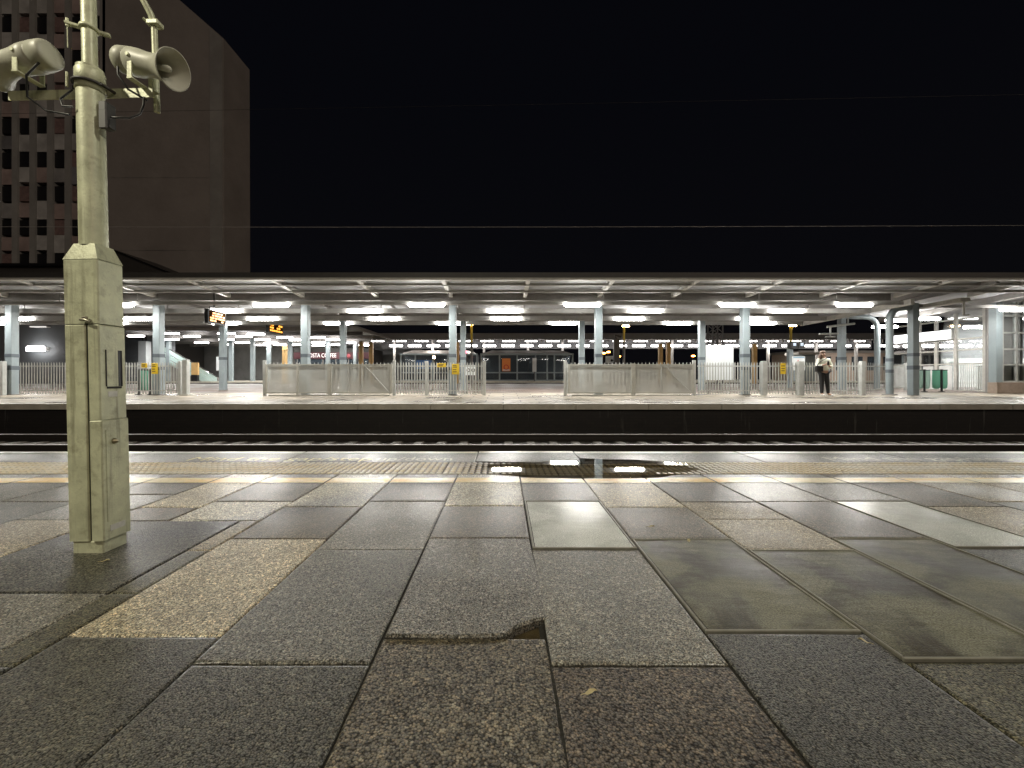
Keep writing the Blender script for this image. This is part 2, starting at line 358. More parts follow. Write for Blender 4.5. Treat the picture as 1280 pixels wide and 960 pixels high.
def water_mat(name):
    m, nt, b, L = base(name)
    tr = nd(nt, 'ShaderNodeBsdfTransparent', Color=(.86, .81, .68, 1)); gl = nd(nt, 'ShaderNodeBsdfGlossy', Roughness=.012)
    fr = nd(nt, 'ShaderNodeFresnel', IOR=1.55); mx = nd(nt, 'ShaderNodeMixShader')
    L(fr.outputs[0], mx.inputs[0]); L(tr.outputs[0], mx.inputs[1]); L(gl.outputs[0], mx.inputs[2])
    L(mx.outputs[0], nt.nodes['Material Output'].inputs['Surface'])
    return m


TUBE = 50.
m_tube = emit('tube_light_glow', (1., .97, .92), TUBE)
m_tube_far = emit("far_tube_glow", (1., .955, .93), 18.)
m_house = M('luminaire_housing', (.7, .7, .68), .5)
m_pale = M('pale_painted_steel', (.45, .44, .41), .6, var=.15, dirt=.25)
m_raft = M('pale_rafter_paint', (.66, .655, .63), .6, dirt=.2)
m_lrail = M('light_rail_paint', (.36, .355, .34), .7, var=.12, dirt=.2)
m_beam = M('grey_painted_steel', (.22, .21, .20), .65, var=.15, dirt=.2)
m_roof = ribbed_mat('roof_sheet', (.30, .305, .315), 2.2, 'X', .002, .9)
m_dark = M('dark_steel', (.05, .047, .044), .5)
m_black = M('black_plastic', (.012, .012, .013), .4)
m_col = M('blue_grey_paint', (.26, .31, .33), .42, var=.08, scale=2., dirt=.15)
m_band = M('dark_blue_grey_band', (.10, .12, .14), .45)
m_fence = M('galvanised_fence', (.45, .465, .45), .45, var=.12, scale=6., dirt=.2)
m_mesh = mesh_mat('perforated_gate_sheet')
m_gate = M('gate_frame_paint', (.44, .44, .40), .5, var=.12, dirt=.25)
m_yellow = M('yellow_sign', (.72, .50, .03), .4, var=.08)
m_white = M('white_sign', (.72, .76, .78), .4, var=.05)
m_orange = M('orange_poster', (.85, .28, .06), .5, var=.05)
m_buff = M('buff_post', (.62, .40, .16), .55, var=.15)
m_red = M('red_mark', (.6, .03, .03), .5)
m_maroon = M('maroon_fascia', (.075, .012, .02), .4)
m_glass = glass('clear_glass')
m_glass_milky = glass('milky_glass', body=.35)
m_glass_blue = glass('blue_tinted_glass', (.45, .52, .58), body=.25, bodycol=(.16, .20, .24))
m_ground = M('dark_ground', (.03, .028, .026), .9, bump=.03, bscale=8)
m_ballast = M('ballast_stone', (.15, .145, .14), .7, var=.85, scale=26., bump=.03, bscale=38.)
m_sleeper = M('concrete_sleeper', (.34, .33, .31), .7, var=.2, scale=8.)
m_railtop = M('polished_rail_head', (.75, .74, .72), .5, metal=.2, var=.05)
m_railside = M('rusty_rail', (.018, .013, .010), .75, var=.3, scale=20.)
m_pole = M('galvanised_mast', (.60, .62, .435), .45, metal=.15, var=.22, scale=9., dirt=.55, bump=.0008, bscale=140., rvar=.14, streak=.75)
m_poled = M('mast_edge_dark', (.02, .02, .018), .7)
m_horn = M('speaker_grey', (.50, .50, .41), .45, var=.12, scale=14., dirt=.25)
m_hornin = M('speaker_inside', (.50, .49, .41), .6, var=.1)
m_plate = M('aluminium_plate', (.6, .6, .55), .4, var=.15, scale=40.)
m_concbld = M('tower_concrete', (.28, .255, .235), .85, var=.15, scale=.25, bump=.02, bscale=2.)
m_concrib = M('tower_rib', (.30, .295, .28), .8, var=.2, scale=.3)
m_span = M('tower_spandrel', (.24, .225, .21), .7, var=.45, scale=.25)
m_win = M('tower_window', (.012, .012, .014), .5)
m_winlit = M('tower_window_lit_tint', (.22, .15, .14), .5, var=.3)  # faint room light and reflections painted into the pane colour
m_wire = M('overhead_wire', (.45, .44, .42), .5)
m_ribwall = ribbed_mat('ribbed_wall', (.21, .225, .25), 3., 'Z', .03, .5)
m_wallgrey = M('slate_wall', (.15, .165, .175), .6, var=.15, scale=.6)
m_brickbase = M('pinkish_brick', (.33, .26, .21), .7, var=.15, scale=9., bump=.003, bscale=30)
m_interior = M('interior_white', (.62, .63, .62), .6)
m_bag_green = glass('green_bag', (.5, .85, .7), body=.6, bodycol=(.22, .52, .40))
m_bag_clear = glass('pale_bag', (.8, .95, .9), body=.5, bodycol=(.45, .62, .56))
m_teal = glass('teal_balustrade', (.8, .92, .92), body=.7, bodycol=(.62, .78, .76))
m_amber = emit('amber_led', (1., .40, .02), 2.2)
m_sodium = emit('sodium_lamp', (1., .33, .06), 26.)
m_lampwarm = emit('warm_lamp', (1., .72, .38), 40.)
m_redlamp = emit('red_signal_lamp', (1., .05, .12), 14.)
m_ylamp = M('yellow_lamp_post', (.62, .45, .05), .5)
m_signlit = emit('lit_sign_face', (.93, .93, 1.), 2.4)
m_screen = emit('monitor_screen', (.45, .62, .8), .8)
m_skin = M('skin', (.52, .33, .25), .5)
m_hair = M('brown_hair', (.09, .045, .025), .5, var=.3, scale=30)
m_jacket = M('pale_green_jacket', (.74, .76, .64), .75, var=.2, scale=9., bump=.01, bscale=14)
m_trouser = M('black_trousers', (.016, .017, .02), .7)
m_shoe = M('white_shoe', (.75, .74, .72), .5)
m_leaf = M('dry_leaf', (.48, .40, .2), .6, var=.3, scale=60)
m_slab = slab_mat('wet_aggregate_paving')
m_slabc = slab_mat('coarse_aggregate_paving', .85, 205., .0018, (.3, .55))
m_cover = cover_mat('wet_cover_plate')
m_coverd = cover_mat('wet_chequer_cover_plate', .5)
m_coverp = cover_mat('pale_wet_cover_plate', 0, True)
m_rim = M('cover_rim', (.22, .21, .17), .35, var=.2, scale=20., dirt=.3)
m_joint = M('joint_dirt', (.018, .016, .011), .9, bump=.01, bscale=90.)
m_tact = paint_mat('tactile_paving_cream', ((.66, .54, .32), (.72, .68, .58)), .35)
m_line = paint_mat('yellow_line_paint', ((.85, .54, .08), (.82, .70, .36)), .4)
m_white_edge = paint_mat('white_edge_paint', ((.70, .66, .52), (.72, .72, .70)), .35)
m_text = paint_mat('yellow_letter_paint', ((.85, .70, .18), (.85, .78, .38)), .25)
m_textf = paint_mat('faded_letter_paint', ((.50, .46, .32), (.55, .50, .32)), .5)
m_water = water_mat('rain_water')
m_wall = wall_mat('platform_wall')
m_isl = paving_mat('pale_platform_paving', (.40, .355, .285), (.27, .24, .19), (.05, .042, .03), .95, .62, (.18, .6))
m_isl2 = paving_mat('brown_platform_paving', (.24, .185, .15), (.20, .155, .13), (.1, .08, .07), .22, .11)
m_cope = M('coping_stone', (.50, .47, .40), .5, var=.2, scale=2.5, dirt=.35, bump=.003, bscale=50)

# ------------------------------------------------------------------ setting: ground, tracks
tag(MB().box(-400, 400, -60, 600, -1.6, -1.2).build('ground', m_ground), kind='structure')


def nz(x, y, z=0.): return mnoise.noise(Vector((x, y, z)))


# ballast between the platforms
b = MB(); nx, ny = 520, 74; x0, x1, y0, y1 = -17., 17., 3.8, 10.45
vs = []
for j in range(ny + 1):
    for i in range(nx + 1):
        x = x0 + (x1 - x0) * i / nx; y = y0 + (y1 - y0) * j / ny
        vs.append((x, y, -.845 + .03 * nz(x * 17, y * 17) + .022 * nz(x * 31, y * 31, 4) + .03 * nz(x * .9, y * 1.4, 9)))
b.add(vs, [(j * (nx + 1) + i, j * (nx + 1) + i + 1, (j + 1) * (nx + 1) + i + 1, (j + 1) * (nx + 1) + i) for j in range(ny) for i in range(nx)])
tag(b.build('track_ballast', m_ballast), kind='structure')
b = MB()
for X0, X1 in ((-90, -16.9), (16.9, 90)): b.box(X0, X1, 3.8, 10.45, -1.1, -.85)
tag(b.build('trackbed', m_ballast), kind='structure')


def track(yn, yf, near):
    t = tag(bpy.data.objects.new('railway_track', None), kind='structure'); COL.objects.link(t)
    for y in (yn, yf):
        b = MB()
        b.prism([(-90, y - .07, -.82), (-90, y + .07, -.82), (-90, y + .07, -.8), (-90, y + .012, -.785), (-90, y + .012, -.70), (-90, y + .036, -.695), (-90, y + .036, -.665),
                 (-90, y - .036, -.665), (-90, y - .036, -.695), (-90, y - .012, -.70), (-90, y - .012, -.785), (-90, y - .07, -.8)][::-1], (180, 0, 0))
        r = b.build('rail', m_railside, t)
        MB().box(-90, 90, y - .033, y + .033, -.6645, -.656).build('rail_head', m_railtop, r)
    b = MB()
    for k in range(-32, 33):
        x = k * .51 + .12
        b.prism([(x - .11, yn - .45, -.86), (x + .11, yn - .45, -.86), (x + .085, yn - .45, -.812), (x - .085, yn - .45, -.812)], (0, yf - yn + .9, 0))
    b.build('sleeper_row', m_sleeper, t)["kind"] = 'stuff'
track(4.42, 5.92, True); track(8.19, 9.69, False)

# ------------------------------------------------------------------ near platform
PLAT = tag(bpy.data.objects.new('platform', None), kind='structure'); COL.objects.link(PLAT)
MB().box(-60, 60, -12, 3.70, -1.2, -.034).build('platform_bed', m_joint, PLAT)


def dip(x, y):
    """shallow hollow that holds the rain water"""
    r2 = ((x - .62) / .93) ** 2 + ((y - 3.06) / .375) ** 2 + .35 * nz(x * 2.4, y * 3.1, 3.)
    return -.0135 * max(0., 1.05 - max(r2, 0.)) if r2 < 1.05 else 0.


def gz(x, y): return dip(x, y) + .0009 * nz(x * 2.1, y * 2.1, 7.)


def lin(a, b, n): return [a + (b - a) * i / n for i in range(n + 1)]


def slab(x0, x1, y0, y1, col, mat=None, dz=0., tilt=(0, 0), name='paving_slab', gap=.0022, parent=PLAT, sub=.06, e=.007):
    x0 += gap; x1 -= gap; y0 += gap; y1 -= gap
    xs = [x0, x0 + .004] + lin(x0 + .011, x1 - .011, max(1, int((x1 - x0) / sub))) + [x1 - .004, x1]
    ys = [y0, y0 + .004] + lin(y0 + .011, y1 - .011, max(1, int((y1 - y0) / sub))) + [y1 - .004, y1]
    cx, cy = (x0 + x1) / 2, (y0 + y1) / 2; b = MB(); vs = []
    for j, y in enumerate(ys):
        for i, x in enumerate(xs):
            edge = i in (0, len(xs) - 1) or j in (0, len(ys) - 1)
            z = gz(x, y) + dz + tilt[0] * (x - cx) + tilt[1] * (y - cy)
            xx, yy = x, y
            if edge:
                z -= .0035
                k = .0030 * nz(x * 23, y * 23, 5.) + .0022 * nz(x * 71, y * 71, 8.)
                if i in (0, len(xs) - 1): xx += k
                if j in (0, len(ys) - 1): yy += k
            vs.append((xx, yy, z))
    W = len(xs); H = len(ys)
    fs = [(j * W + i, j * W + i + 1, (j + 1) * W + i + 1, (j + 1) * W + i) for j in range(H - 1) for i in range(W - 1)]
    b.add(vs, fs, True)
    ring = [(i, 0) for i in range(W)] + [(W - 1, j) for j in range(1, H)] + [(i, H - 1) for i in range(W - 2, -1, -1)] + [(0, j) for j in range(H - 2, 0, -1)]
    top = [vs[j * W + i] for i, j in ring]; n = len(top)
    b.add(top + [(p[0], p[1], -.045) for p in top], [(k, n + k, n + (k + 1) % n, (k + 1) % n) for k in range(n)])
    o = b.build(name, mat or m_slab, parent, origin=(cx, cy, 0)); o.color = (*col, 1)
    return o


def yd(py): return EYE * F / (py - HZ)
BD = (.118, .115, .102); BR = (.118, .100, .076); BE = (.44, .395, .30); LG = (.42, .41, .36); DK = (.060, .058, .047); MG = (.165, .16, .145); OL = (.085, .08, .048); WB = (.28, .24, .17)


def jit(c, a=.12):
    k = 1 + random.uniform(-a, a); return tuple(q * k for q in c)


BD, BR, BE, LG, DK, MG, OL, WB = [tuple(.82 * a + .18 * b * (sum(c) / .36) for a, b in zip(c, (.124, .122, .106))) for c in (BD, BR, BE, LG, DK, MG, OL, WB)]
TOPY = 2.845
cols = [  # x0, x1, [(py of the lower joint, colour), ...]  None = an access cover lies there
    (-1.12, -.72, [(633.5, LG), (673.5, BR), (794.5, (.34, .305, .235)), (1100, DK)]),
    (-.72, -.308, [(626.5, BR), (687, MG), (829.5, BD), (1150, DK)]),
    (-.308, .110, [(632, LG), (672.5, BR), (795, 'broken'), (1100, 'coarse')]),
    (.110, .522, [(626, BR), (686, None), (830, MG), (1150, 'coarse2')]),
    (.522, .935, [(634, BE), (673.5, BR), (791, None), (1100, DK)]),
    (.935, 1.345, [(627.5, BR), (649, WB), (687, WB), (826, None), (1150, OL)]),
    (1.345, 1.755, [(627, MG), (672.5, BR), (795, None), (1100, DK)]),
    (1.755, 2.165, [(626, MG), (684.5, None), (825, DK), (1150, DK)]),
    (2.165, 2.58, [(633, BR), (674, WB), (795, MG), (1100, BD)]),
    (2.58, 2.99, [(627, WB), (687, OL), (830, BR), (1150, DK)]),
    (-1.545, -1.12, [(626.5, BR), (651, LG)]),
    (-1.85, -1.545, [(634, BE), (651, BR)]),
    (-1.85, -1.21, [(651, 'skip'), (741.5, DK), (832, MG), (1150, DK)]),
    (-1.21, -1.12, [(651, 'skip'), (688, WB), (742, OL), (832, OL), (1150, DK)]),
    (-2.265, -1.85, [(618, BR), (650, MG), (697, WB), (800, OL), (1100, DK)]),
    (-2.68, -2.265, [(627, MG), (687, BD), (830, BR), (1150, DK)]),
]
for k in range(8):
    cols.append((2.99 + .412 * k, 2.99 + .412 * (k + 1), [(633 - 6 * (k % 2), random.choice((BR, WB, MG))), (674 + 13 * (k % 2), random.choice((BR, WB, MG))), (795 + 30 * (k % 2), random.choice((BR, MG, BD))), (1100, DK)]))
    cols.append((-2.68 - .412 * (k + 1), -2.68 - .412 * k, [(633 - 6 * (k % 2), random.choice((BR, WB, MG))), (674 + 13 * (k % 2), random.choice((BR, BD, MG))), (795 + 30 * (k % 2), random.choice((BR, MG, BD))), (1100, DK)]))
COVERS = []
for x0, x1, rows in cols:
    ytop = TOPY
    for py, c in rows:
        yb = yd(py)
        t = (random.uniform(-.002, .002), random.uniform(-.0025, .0025)); dz = random.uniform(-.0015, .001)
        if ytop > 2.5: t, dz = (0, 0), 0.
        if c is None: COVERS.append((x0, x1, yb, ytop))
        elif c == 'skip': pass
        elif c == 'broken':
            P = [at(490, 795, 1), ]
            def g(px, py): y = yd(py); return (WX(px, y), y)
            out = [(x0 + .005, yb + .004), g(560, 795.5), g(606, 795), g(630, 794.2), g(637, 790), g(645, 783.5), g(655, 780), g(664, 776.5), g(672, 773.8), g(684.5, 772.2),
                   (x1 - .004, ytop - .005), (x0 + .005, ytop - .005)]
            b = MB(); n = len(out)
            ccx = sum(p[0] for p in out) / n; ccy = sum(p[1] for p in out) / n
            def inset(p, d): v = Vector((ccx - p[0], ccy - p[1])).normalized() * d; return (p[0] + v.x, p[1] + v.y)
            o1 = [(p[0], p[1], -.004) for p in out]; o2 = [(*inset(p, .006), .002) for p in out]; o0 = [(p[0], p[1], -.06) for p in out]
            b.add(o0 + o1 + o2, [tuple(range(2 * n, 3 * n))] + [(k * n + i, k * n + (i + 1) % n, (k + 1) * n + (i + 1) % n, (k + 1) * n + i) for k in (0, 1) for i in range(n)])
            o = b.build('broken_paving_slab', m_slab, PLAT, origin=((x0 + x1) / 2, (yb + ytop) / 2, 0)); o.color = (.15, .145, .135, 1)
        elif c in ('coarse', 'coarse2'):
            slab(x0, x1, yb, ytop, (.098, .086, .064) if c == 'coarse' else (.080, .066, .050), m_slabc, -.0035 if c == 'coarse' else -.0025, (0, -.004))
        else:
            slab(x0, x1, yb, ytop, jit(c), m_slabc if (x0 == -1.85 and c is DK) else m_slab, dz, t)
        ytop = yb
# flat sheet of paving behind and beside what is detailed
b = MB()
b.box(-60, 60, -12, .24, -.03, -.004)
for X0, X1 in ((-60, -5.98), (6.29, 60)): b.box(X0, X1, .25, 3.64, -.03, -.004)
o = b.build('paving', m_slab, PLAT); o.color = (*MG, 1)
# dirt that fills the joints
xs = lin(-6.3, 6.3, 420); ys = lin(.22, 3.68, 116); vs = []
for y in ys:
    for x in xs: vs.append((x, y, gz(x, y) - .0065 - (.022 if -.12 < x < .118 and 1.03 < y < 1.21 else 0.) + .0012 * nz(x * 30, y * 30)))
MB().add(vs, [(j * 421 + i, j * 421 + i + 1, (j + 1) * 421 + i + 1, (j + 1) * 421 + i) for j in range(116) for i in range(420)], True).build('joint_filling', m_joint, PLAT)
# hollow bottom where the slab corner is missing
b = MB().box(.004, .108, 1.05, 1.19, -.034, -.0235); b.build('joint_silt', M('wet_silt', (.05, .036, .014), .4, var=.4, scale=40, bump=.006, bscale=120), PLAT)

# tactile strip with rows of flat-topped blisters
b = MB()
for k in range(-15, 16):
    x0 = k * .402 - .02; x1 = x0 + .402
    xs = lin(x0 + .003, x1 - .003, 6); ys = lin(2.849, 3.243, 6); vs = [(x, y, gz(x, y) - .001) for y in ys for x in xs]
    b.add(vs, [(j * 7 + i, j * 7 + i + 1, (j + 1) * 7 + i + 1, (j + 1) * 7 + i) for j in range(6) for i in range(6)], True)
    ring = [(i, 0) for i in range(7)] + [(6, j) for j in range(1, 7)] + [(i, 6) for i in range(5, -1, -1)] + [(0, j) for j in range(5, 0, -1)]
    top = [vs[j * 7 + i] for i, j in ring]; n = len(top)
    b.add(top + [(p[0], p[1], -.04) for p in top], [(q, n + q, n + (q + 1) % n, (q + 1) % n) for q in range(n)])
tact = b.build('tactile_paving', m_joint, PLAT); tact.data.materials.clear(); tact.data.materials.append(M('tactile_bed', (.24, .21, .155), .45, var=.3, scale=8, bump=.001, bscale=150))
b = MB()
for k in range(-15, 16):
    for i in range(9):
        for j in range(6):
            x = k * .402 - .02 + .0235 + i * .0445; y = 2.849 + .033 + j * .0655; z = gz(x, y) - .001
            N = 10; vs = []
            for r, h in ((.0265, 0.), (.023, .0042), (.017, .0055)):
                for q in range(N): a = 2 * math.pi * q / N; vs.append((x + .70 * r * math.cos(a), y + 1.16 * r * math.sin(a), z + h))
            b.add(vs, [(r * N + q, r * N + (q + 1) % N, (r + 1) * N + (q + 1) % N, (r + 1) * N + q) for r in (0, 1) for q in range(N)] + [tuple(range(2 * N, 3 * N))], True)
tb = b.build('tactile_blisters', m_tact, PLAT); tb['kind'] = 'stuff'

# coping slabs along the edge, white nosing
edges = [-6.2, -4.6, -3.1, -1.74, -.22, .62, 2.05, 3.3, 4.7, 6.4]
copes = []
for i in range(len(edges) - 1):
    copes.append(slab(edges[i], edges[i + 1], 3.247, 3.70, jit((.17, .17, .168), .15), m_slab, 0 if i != 4 else .004, (0, 0), 'coping_slab', .004, PLAT, .07))
b = MB()
for X0, X1 in zip(edges[:-1], edges[1:]):
    xs = lin(X0 + .008, X1 - .008, 16); vs = []
    for y in (3.612, 3.690):
        for x in xs: vs.append((x, y + .004 * nz(x * 6, y * 4, 1), gz(x, y) + (.0035 if X0 != -.22 else .0075)))
    b.add(vs, [(i, i + 1, 17 + i + 1, 17 + i) for i in range(16)])
b.build('white_edge_line', m_white_edge, PLAT)
b = MB()
for X0, X1, rows in cols:
    if rows[0][1] in ('skip',): continue
    xs = lin(X0 + .006, X1 - .006, 8); vs = []
    off = random.uniform(-.008, .008)
    for y in (2.607 + off, 2.735 + off):
        for x in xs: vs.append((x, y, gz(x, y) + .0022))
    b.add(vs, [(i, i + 1, 9 + i + 1, 9 + i) for i in range(8)])
b.build('yellow_line', m_line, PLAT)


def text_mesh(name, s, size, mat, parent, loc, rot=(0, 0, 0), ext=0., width=None, align='LEFT', height=None):
    cu = bpy.data.curves.new(name, 'FONT'); cu.body = s; cu.size = size; cu.extrude = ext; cu.align_x = align; cu.resolution_u = 3
    tmp = bpy.data.objects.new('tmp', cu); COL.objects.link(tmp)
    dg = bpy.context.evaluated_depsgraph_get(); me = bpy.data.meshes.new_from_object(tmp.evaluated_get(dg))
    bpy.data.objects.remove(tmp); bpy.data.curves.remove(cu)
    if width:
        xs = [v.co.x for v in me.vertices]; w = max(xs) - min(xs)
        for v in me.vertices: v.co.x *= width / w
    me.materials.clear(); me.materials.append(mat)
    o = bpy.data.objects.new(name, me); COL.objects.link(o); o.location = loc; o.rotation_euler = rot; o.parent = parent
    return o


for X0 in (-2.53, 2.60):
    text_mesh('platform_lettering', 'Mind the gap/step', .20, m_text if X0 < 0 else m_textf, PLAT, (X0, 3.295, .0045), width=1.46)
    text_mesh('platform_lettering', 'up/down', .20, m_textf, PLAT, (X0 + 1.51, 3.295, .0045), width=.60)

# rain puddle: a level sheet, its outline is where the hollow rises above it
xs = lin(-.45, 1.75, 60); ys = lin(2.60, 3.52, 30)
b = MB(); idx = {}; vs = []
for j, y in enumerate(ys):
    for i, x in enumerate(xs): idx[i, j] = len(vs); vs.append((x, y, -.0022))
fs = [(idx[i, j], idx[i + 1, j], idx[i + 1, j + 1], idx[i, j + 1]) for j in range(30) for i in range(60) if min(dip(xs[i], ys[j]), dip(xs[i + 1], ys[j + 1]), dip(xs[i + 1], ys[j]), dip(xs[i], ys[j + 1])) < -.0002]
b.add(vs, fs, True); o = b.build('puddle', m_water); tag(o, kind='structure')

# access covers
clab = [('small pale wet cover plate reflecting the canopy lights, right of the broken slab column', m_coverp),
        ('olive stained wet cover plate nearest the broken paving slab', m_cover),
        ('wet cover plate with chequered pattern between two smooth olive covers', m_coverd),
        ('dark wet cover plate with olive stain cut by the right picture edge', m_cover),
        ('shiny pale grey cover plate farthest right and nearest the yellow line', m_coverp)]
for (x0, x1, y0, y1), (lab, mt) in zip(COVERS, clab):
    cx, cy = (x0 + x1) / 2, (y0 + y1) / 2; z = gz(cx, cy)
    t = thing('access_cover', (cx, cy, z), lab, 'access cover', 'access covers in the platform')
    hx, hy = (x1 - x0) / 2 - .004, (y1 - y0) / 2 - .004; w = .008
    b = MB()
    b.bbox(-hx, hx, -hy, -hy + w, -.04, .003, .002); b.bbox(-hx, hx, hy - w, hy, -.04, .003, .002)
    b.bbox(-hx, -hx + w, -hy + w + .001, hy - w - .001, -.04, .003, .002); b.bbox(hx - w, hx, -hy + w + .001, hy - w - .001, -.04, .003, .002)
    b.build('frame', m_rim, t)
    xs = lin(-hx + w + .003, hx - w - .003, 10); ys = lin(-hy + w + .003, hy - w - .003, 14)
    vs = [(x, y, .0005 + .0012 * nz(x * 5 + cx * 9, y * 5, 2.)) for y in ys for x in xs]
    MB().add(vs, [(j * 11 + i, j * 11 + i + 1, (j + 1) * 11 + i + 1, (j + 1) * 11 + i) for j in range(14) for i in range(10)], True).build('plate', mt, t)

# leaves
for px, py, a, lab in ((738, 867, .3, 'small pale fallen leaf on the coarse slab in the foreground'), (861, 676.5, 1.2, 'tiny yellow leaf on the far edge of an olive cover'),
                       (1080, 803, 2.4, 'small straw coloured leaf below the corner of the olive cover'), (814, 659, .1, 'tiny pale leaf on the brown slab beside the pale cover'),
                       (292 / 3 + 34, 702, .4, 'tiny dry leaf on dark paving before the mast')):
    y = yd(py); x = WX(px, y); s = .011 + .006 * random.random()
    out = [(-1, 0), (-.5, .32), (.1, .4), (.7, .2), (1.1, 0), (.6, -.25), (0, -.38), (-.6, -.24)]
    b = MB(); vs = [(px_ * s, py_ * s, .004 + .25 * s * abs(py_) + .003 * math.sin(px_ * 3)) for px_, py_ in out] + [(0, 0, .004)]
    b.add(vs, [(i, (i + 1) % 8, 8) for i in range(8)], True)
    b.tube([(-1.5 * s, 0, .003), (-.9 * s, 0, .004)], .0008, 5)
    o = b.build('fallen_leaf', m_leaf); o.location = (x, y, gz(x, y)); o.rotation_euler = (0, 0, a); tag(o, lab, 'leaf', 'fallen leaves')

# ------------------------------------------------------------------ mast with cabinet
mast = thing('public_address_mast', (-1.56, 1.61, 0), 'leaning galvanised mast with square locked cabinet base, carrying two horn speakers', 'mast', rot=(0, -.022, 0))
MB().bbox(-.058, .058, -.047, .053, -.01, .045, .004).build('plinth', m_pole, mast)
b = MB()
b.bbox(-.068, .010, -.051, .055, .046, .86, .004)
b.bbox(-.068, .063, -.051, .055, .862, 1.105, .004)
b.build('cabinet', m_pole, mast)
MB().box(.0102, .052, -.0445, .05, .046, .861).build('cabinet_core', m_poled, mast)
b = MB()
vs = [(-.068, -.051, 1.105), (.063, -.051, 1.105), (.063, .055, 1.105), (-.068, .055, 1.105)]
tp = [(.056 * math.cos(a) + .0, .054 * math.sin(a) + .002, 1.168) for a in [math.radians(d) for d in (225, 315, 45, 135)]]
b.add(vs + tp, [(0, 1, 5, 4), (1, 2, 6, 5), (2, 3, 7, 6), (3, 0, 4, 7), (4, 5, 6, 7)]); b.build('shoulder', m_pole, mast)
b = MB().bbox(.020, .0645, -.0535, .057, .50, .8585, .004); d1 = b.build('hatch', m_pole, mast)
# flush pull on the upper door: black strip painted as its shaded recess
b = MB()
b.box(.0646, .0668, -.030, -.026, .625, .765); b.box(.0646, .0668, .034, .038, .625, .765); b.box(.0646, .0668, -.0255, .0335, .617, .6245); b.build('recess_frame', m_poled, d1)
MB().box(.0648, .0652, .022, .0335, .6255, .765).build('recess_shade', m_black, d1)
MB().box(.0648, .0656, -.022, .016, .585, .606).build('label_plate', m_plate, d1)
b = MB().bbox(.021, .0695, -.0555, .059, .047, .4985, .004); d2 = b.build('door', m_pole, mast)
b = MB(); b.box(.0696, .0712, -.040, .048, .113, .46); b.build('door_panel', m_pole, d2)
MB().lathe((.0712, -.008, .415), (1, 0, 0), [(0, .011), (.004, .011), (.006, .007), (.013, .006), (.014, 0)], 14).build('lock', M('brass_lock', (.35, .31, .2), .35, metal=.8), d2)
MB().box(.0697, .0712, -.030, .032, .076, .098).build('label_plate', m_plate, d2)
b = MB(); b.bbox(.012, .030, -.066, -.0545, .872, .888, .003); b.tube([(.004, -.060, .876), (.030, -.068, .874), (.044, -.064, .866)], .005, 8); b.build('latch', M('latch_metal', (.3, .28, .22), .35, metal=.7), mast)
MB().lathe((0, .002, 1.165), (0, 0, 1), [(0, .0425), (.3, .042), (.62, .0415), (.69, .0415)], 32).build('shaft', m_pole, mast)
b = MB().lathe((0, .002, 1.765), (0, 0, 1), [(0, .0418), (0, .0455), (.075, .0455), (.085, .040), (.09, .024)], 32); b.build('collar', m_pole, mast)
MB().lathe((0, .002, 1.85), (0, 0, 1), [(0, .0235), (1.6, .0225), (1.6, 0)], 24).build('shaft_extension', m_pole, mast)
b = MB(); b.lathe((0, .002, 2.005), (0, 0, 1), [(0, .0232), (0, .030), (.012, .030), (.012, .0228)], 24); b.bar((-.062, -.028, 2.012), (.055, .03, 2.006), .018, .008); b.tube([(-.056, -.026, 2.0), (-.056, -.026, 2.03)], .005, 8)
b.tube([(-.056, -.026, 2.002), (-.058, -.024, 1.92)], .0015, 6)
b.build('clamp', m_pole, mast)
b = MB(); b.prism([(-.375, .049, 1.775), (-.375, .053, 1.775), (-.375, .053, 1.808), (-.375, .085, 1.808), (-.375, .085, 1.812), (-.375, .049, 1.812)][::-1], (.575, 0, 0)); b.build('cross_arm', m_pole, mast)
b = MB(); b.tube([(-.05, .06, 1.795), (-.05, -.01, 1.79)] + [(.05 * math.cos(a), .002 + .05 * math.sin(a), 1.788) for a in [math.radians(d) for d in range(190, 351, 16)]] + [(.05, -.01, 1.79), (.05, .06, 1.795)], .006, 8); b.build('yoke', m_dark, mast)
b = MB(); b.tube([(-.068, -.02, 1.775), (-.068, -.02, 1.83)], .004, 8); b.build('yoke_bolt', m_pole, mast)
b = MB(); b.bbox(.047, .078, -.02, .025, 1.625, 1.72, .004); b.bbox(.056, .088, -.030, -.0205, 1.61, 1.68, .004); b.build('junction_box', M('grey_box', (.055, .055, .052), .5), mast)
b = MB()
b.tube([(.088, -.01, 1.66), (.11, -.02, 1.652), (.15, 0, 1.662), (.175, .02, 1.69), (.18, .03, 1.73), (.17, .045, 1.772)], .0038, 8); b.build('cable', m_black, mast)
b = MB(); b.tube([(-.02, -.045, 1.68), (-.06, -.045, 1.683), (-.085, -.03, 1.72), (-.09, .02, 1.79)], .0035, 8); b.build('cable', m_black, mast)
b = MB(); b.tube([(.172, .105, 1.75), (.172, .10, 2.10)], .011, 12); b.tube([(.172, .10, 2.10), (.168, .09, 2.14), (.15, .07, 2.19), (.145, .07, 2.6)], .012, 12)
b.bbox(.152, .20, .08, .118, 2.10, 2.118, .004); b.tube([(.152, .095, 2.11), (.14, .085, 2.122)], .006, 8); b.build('upright_rod', m_pole, mast)


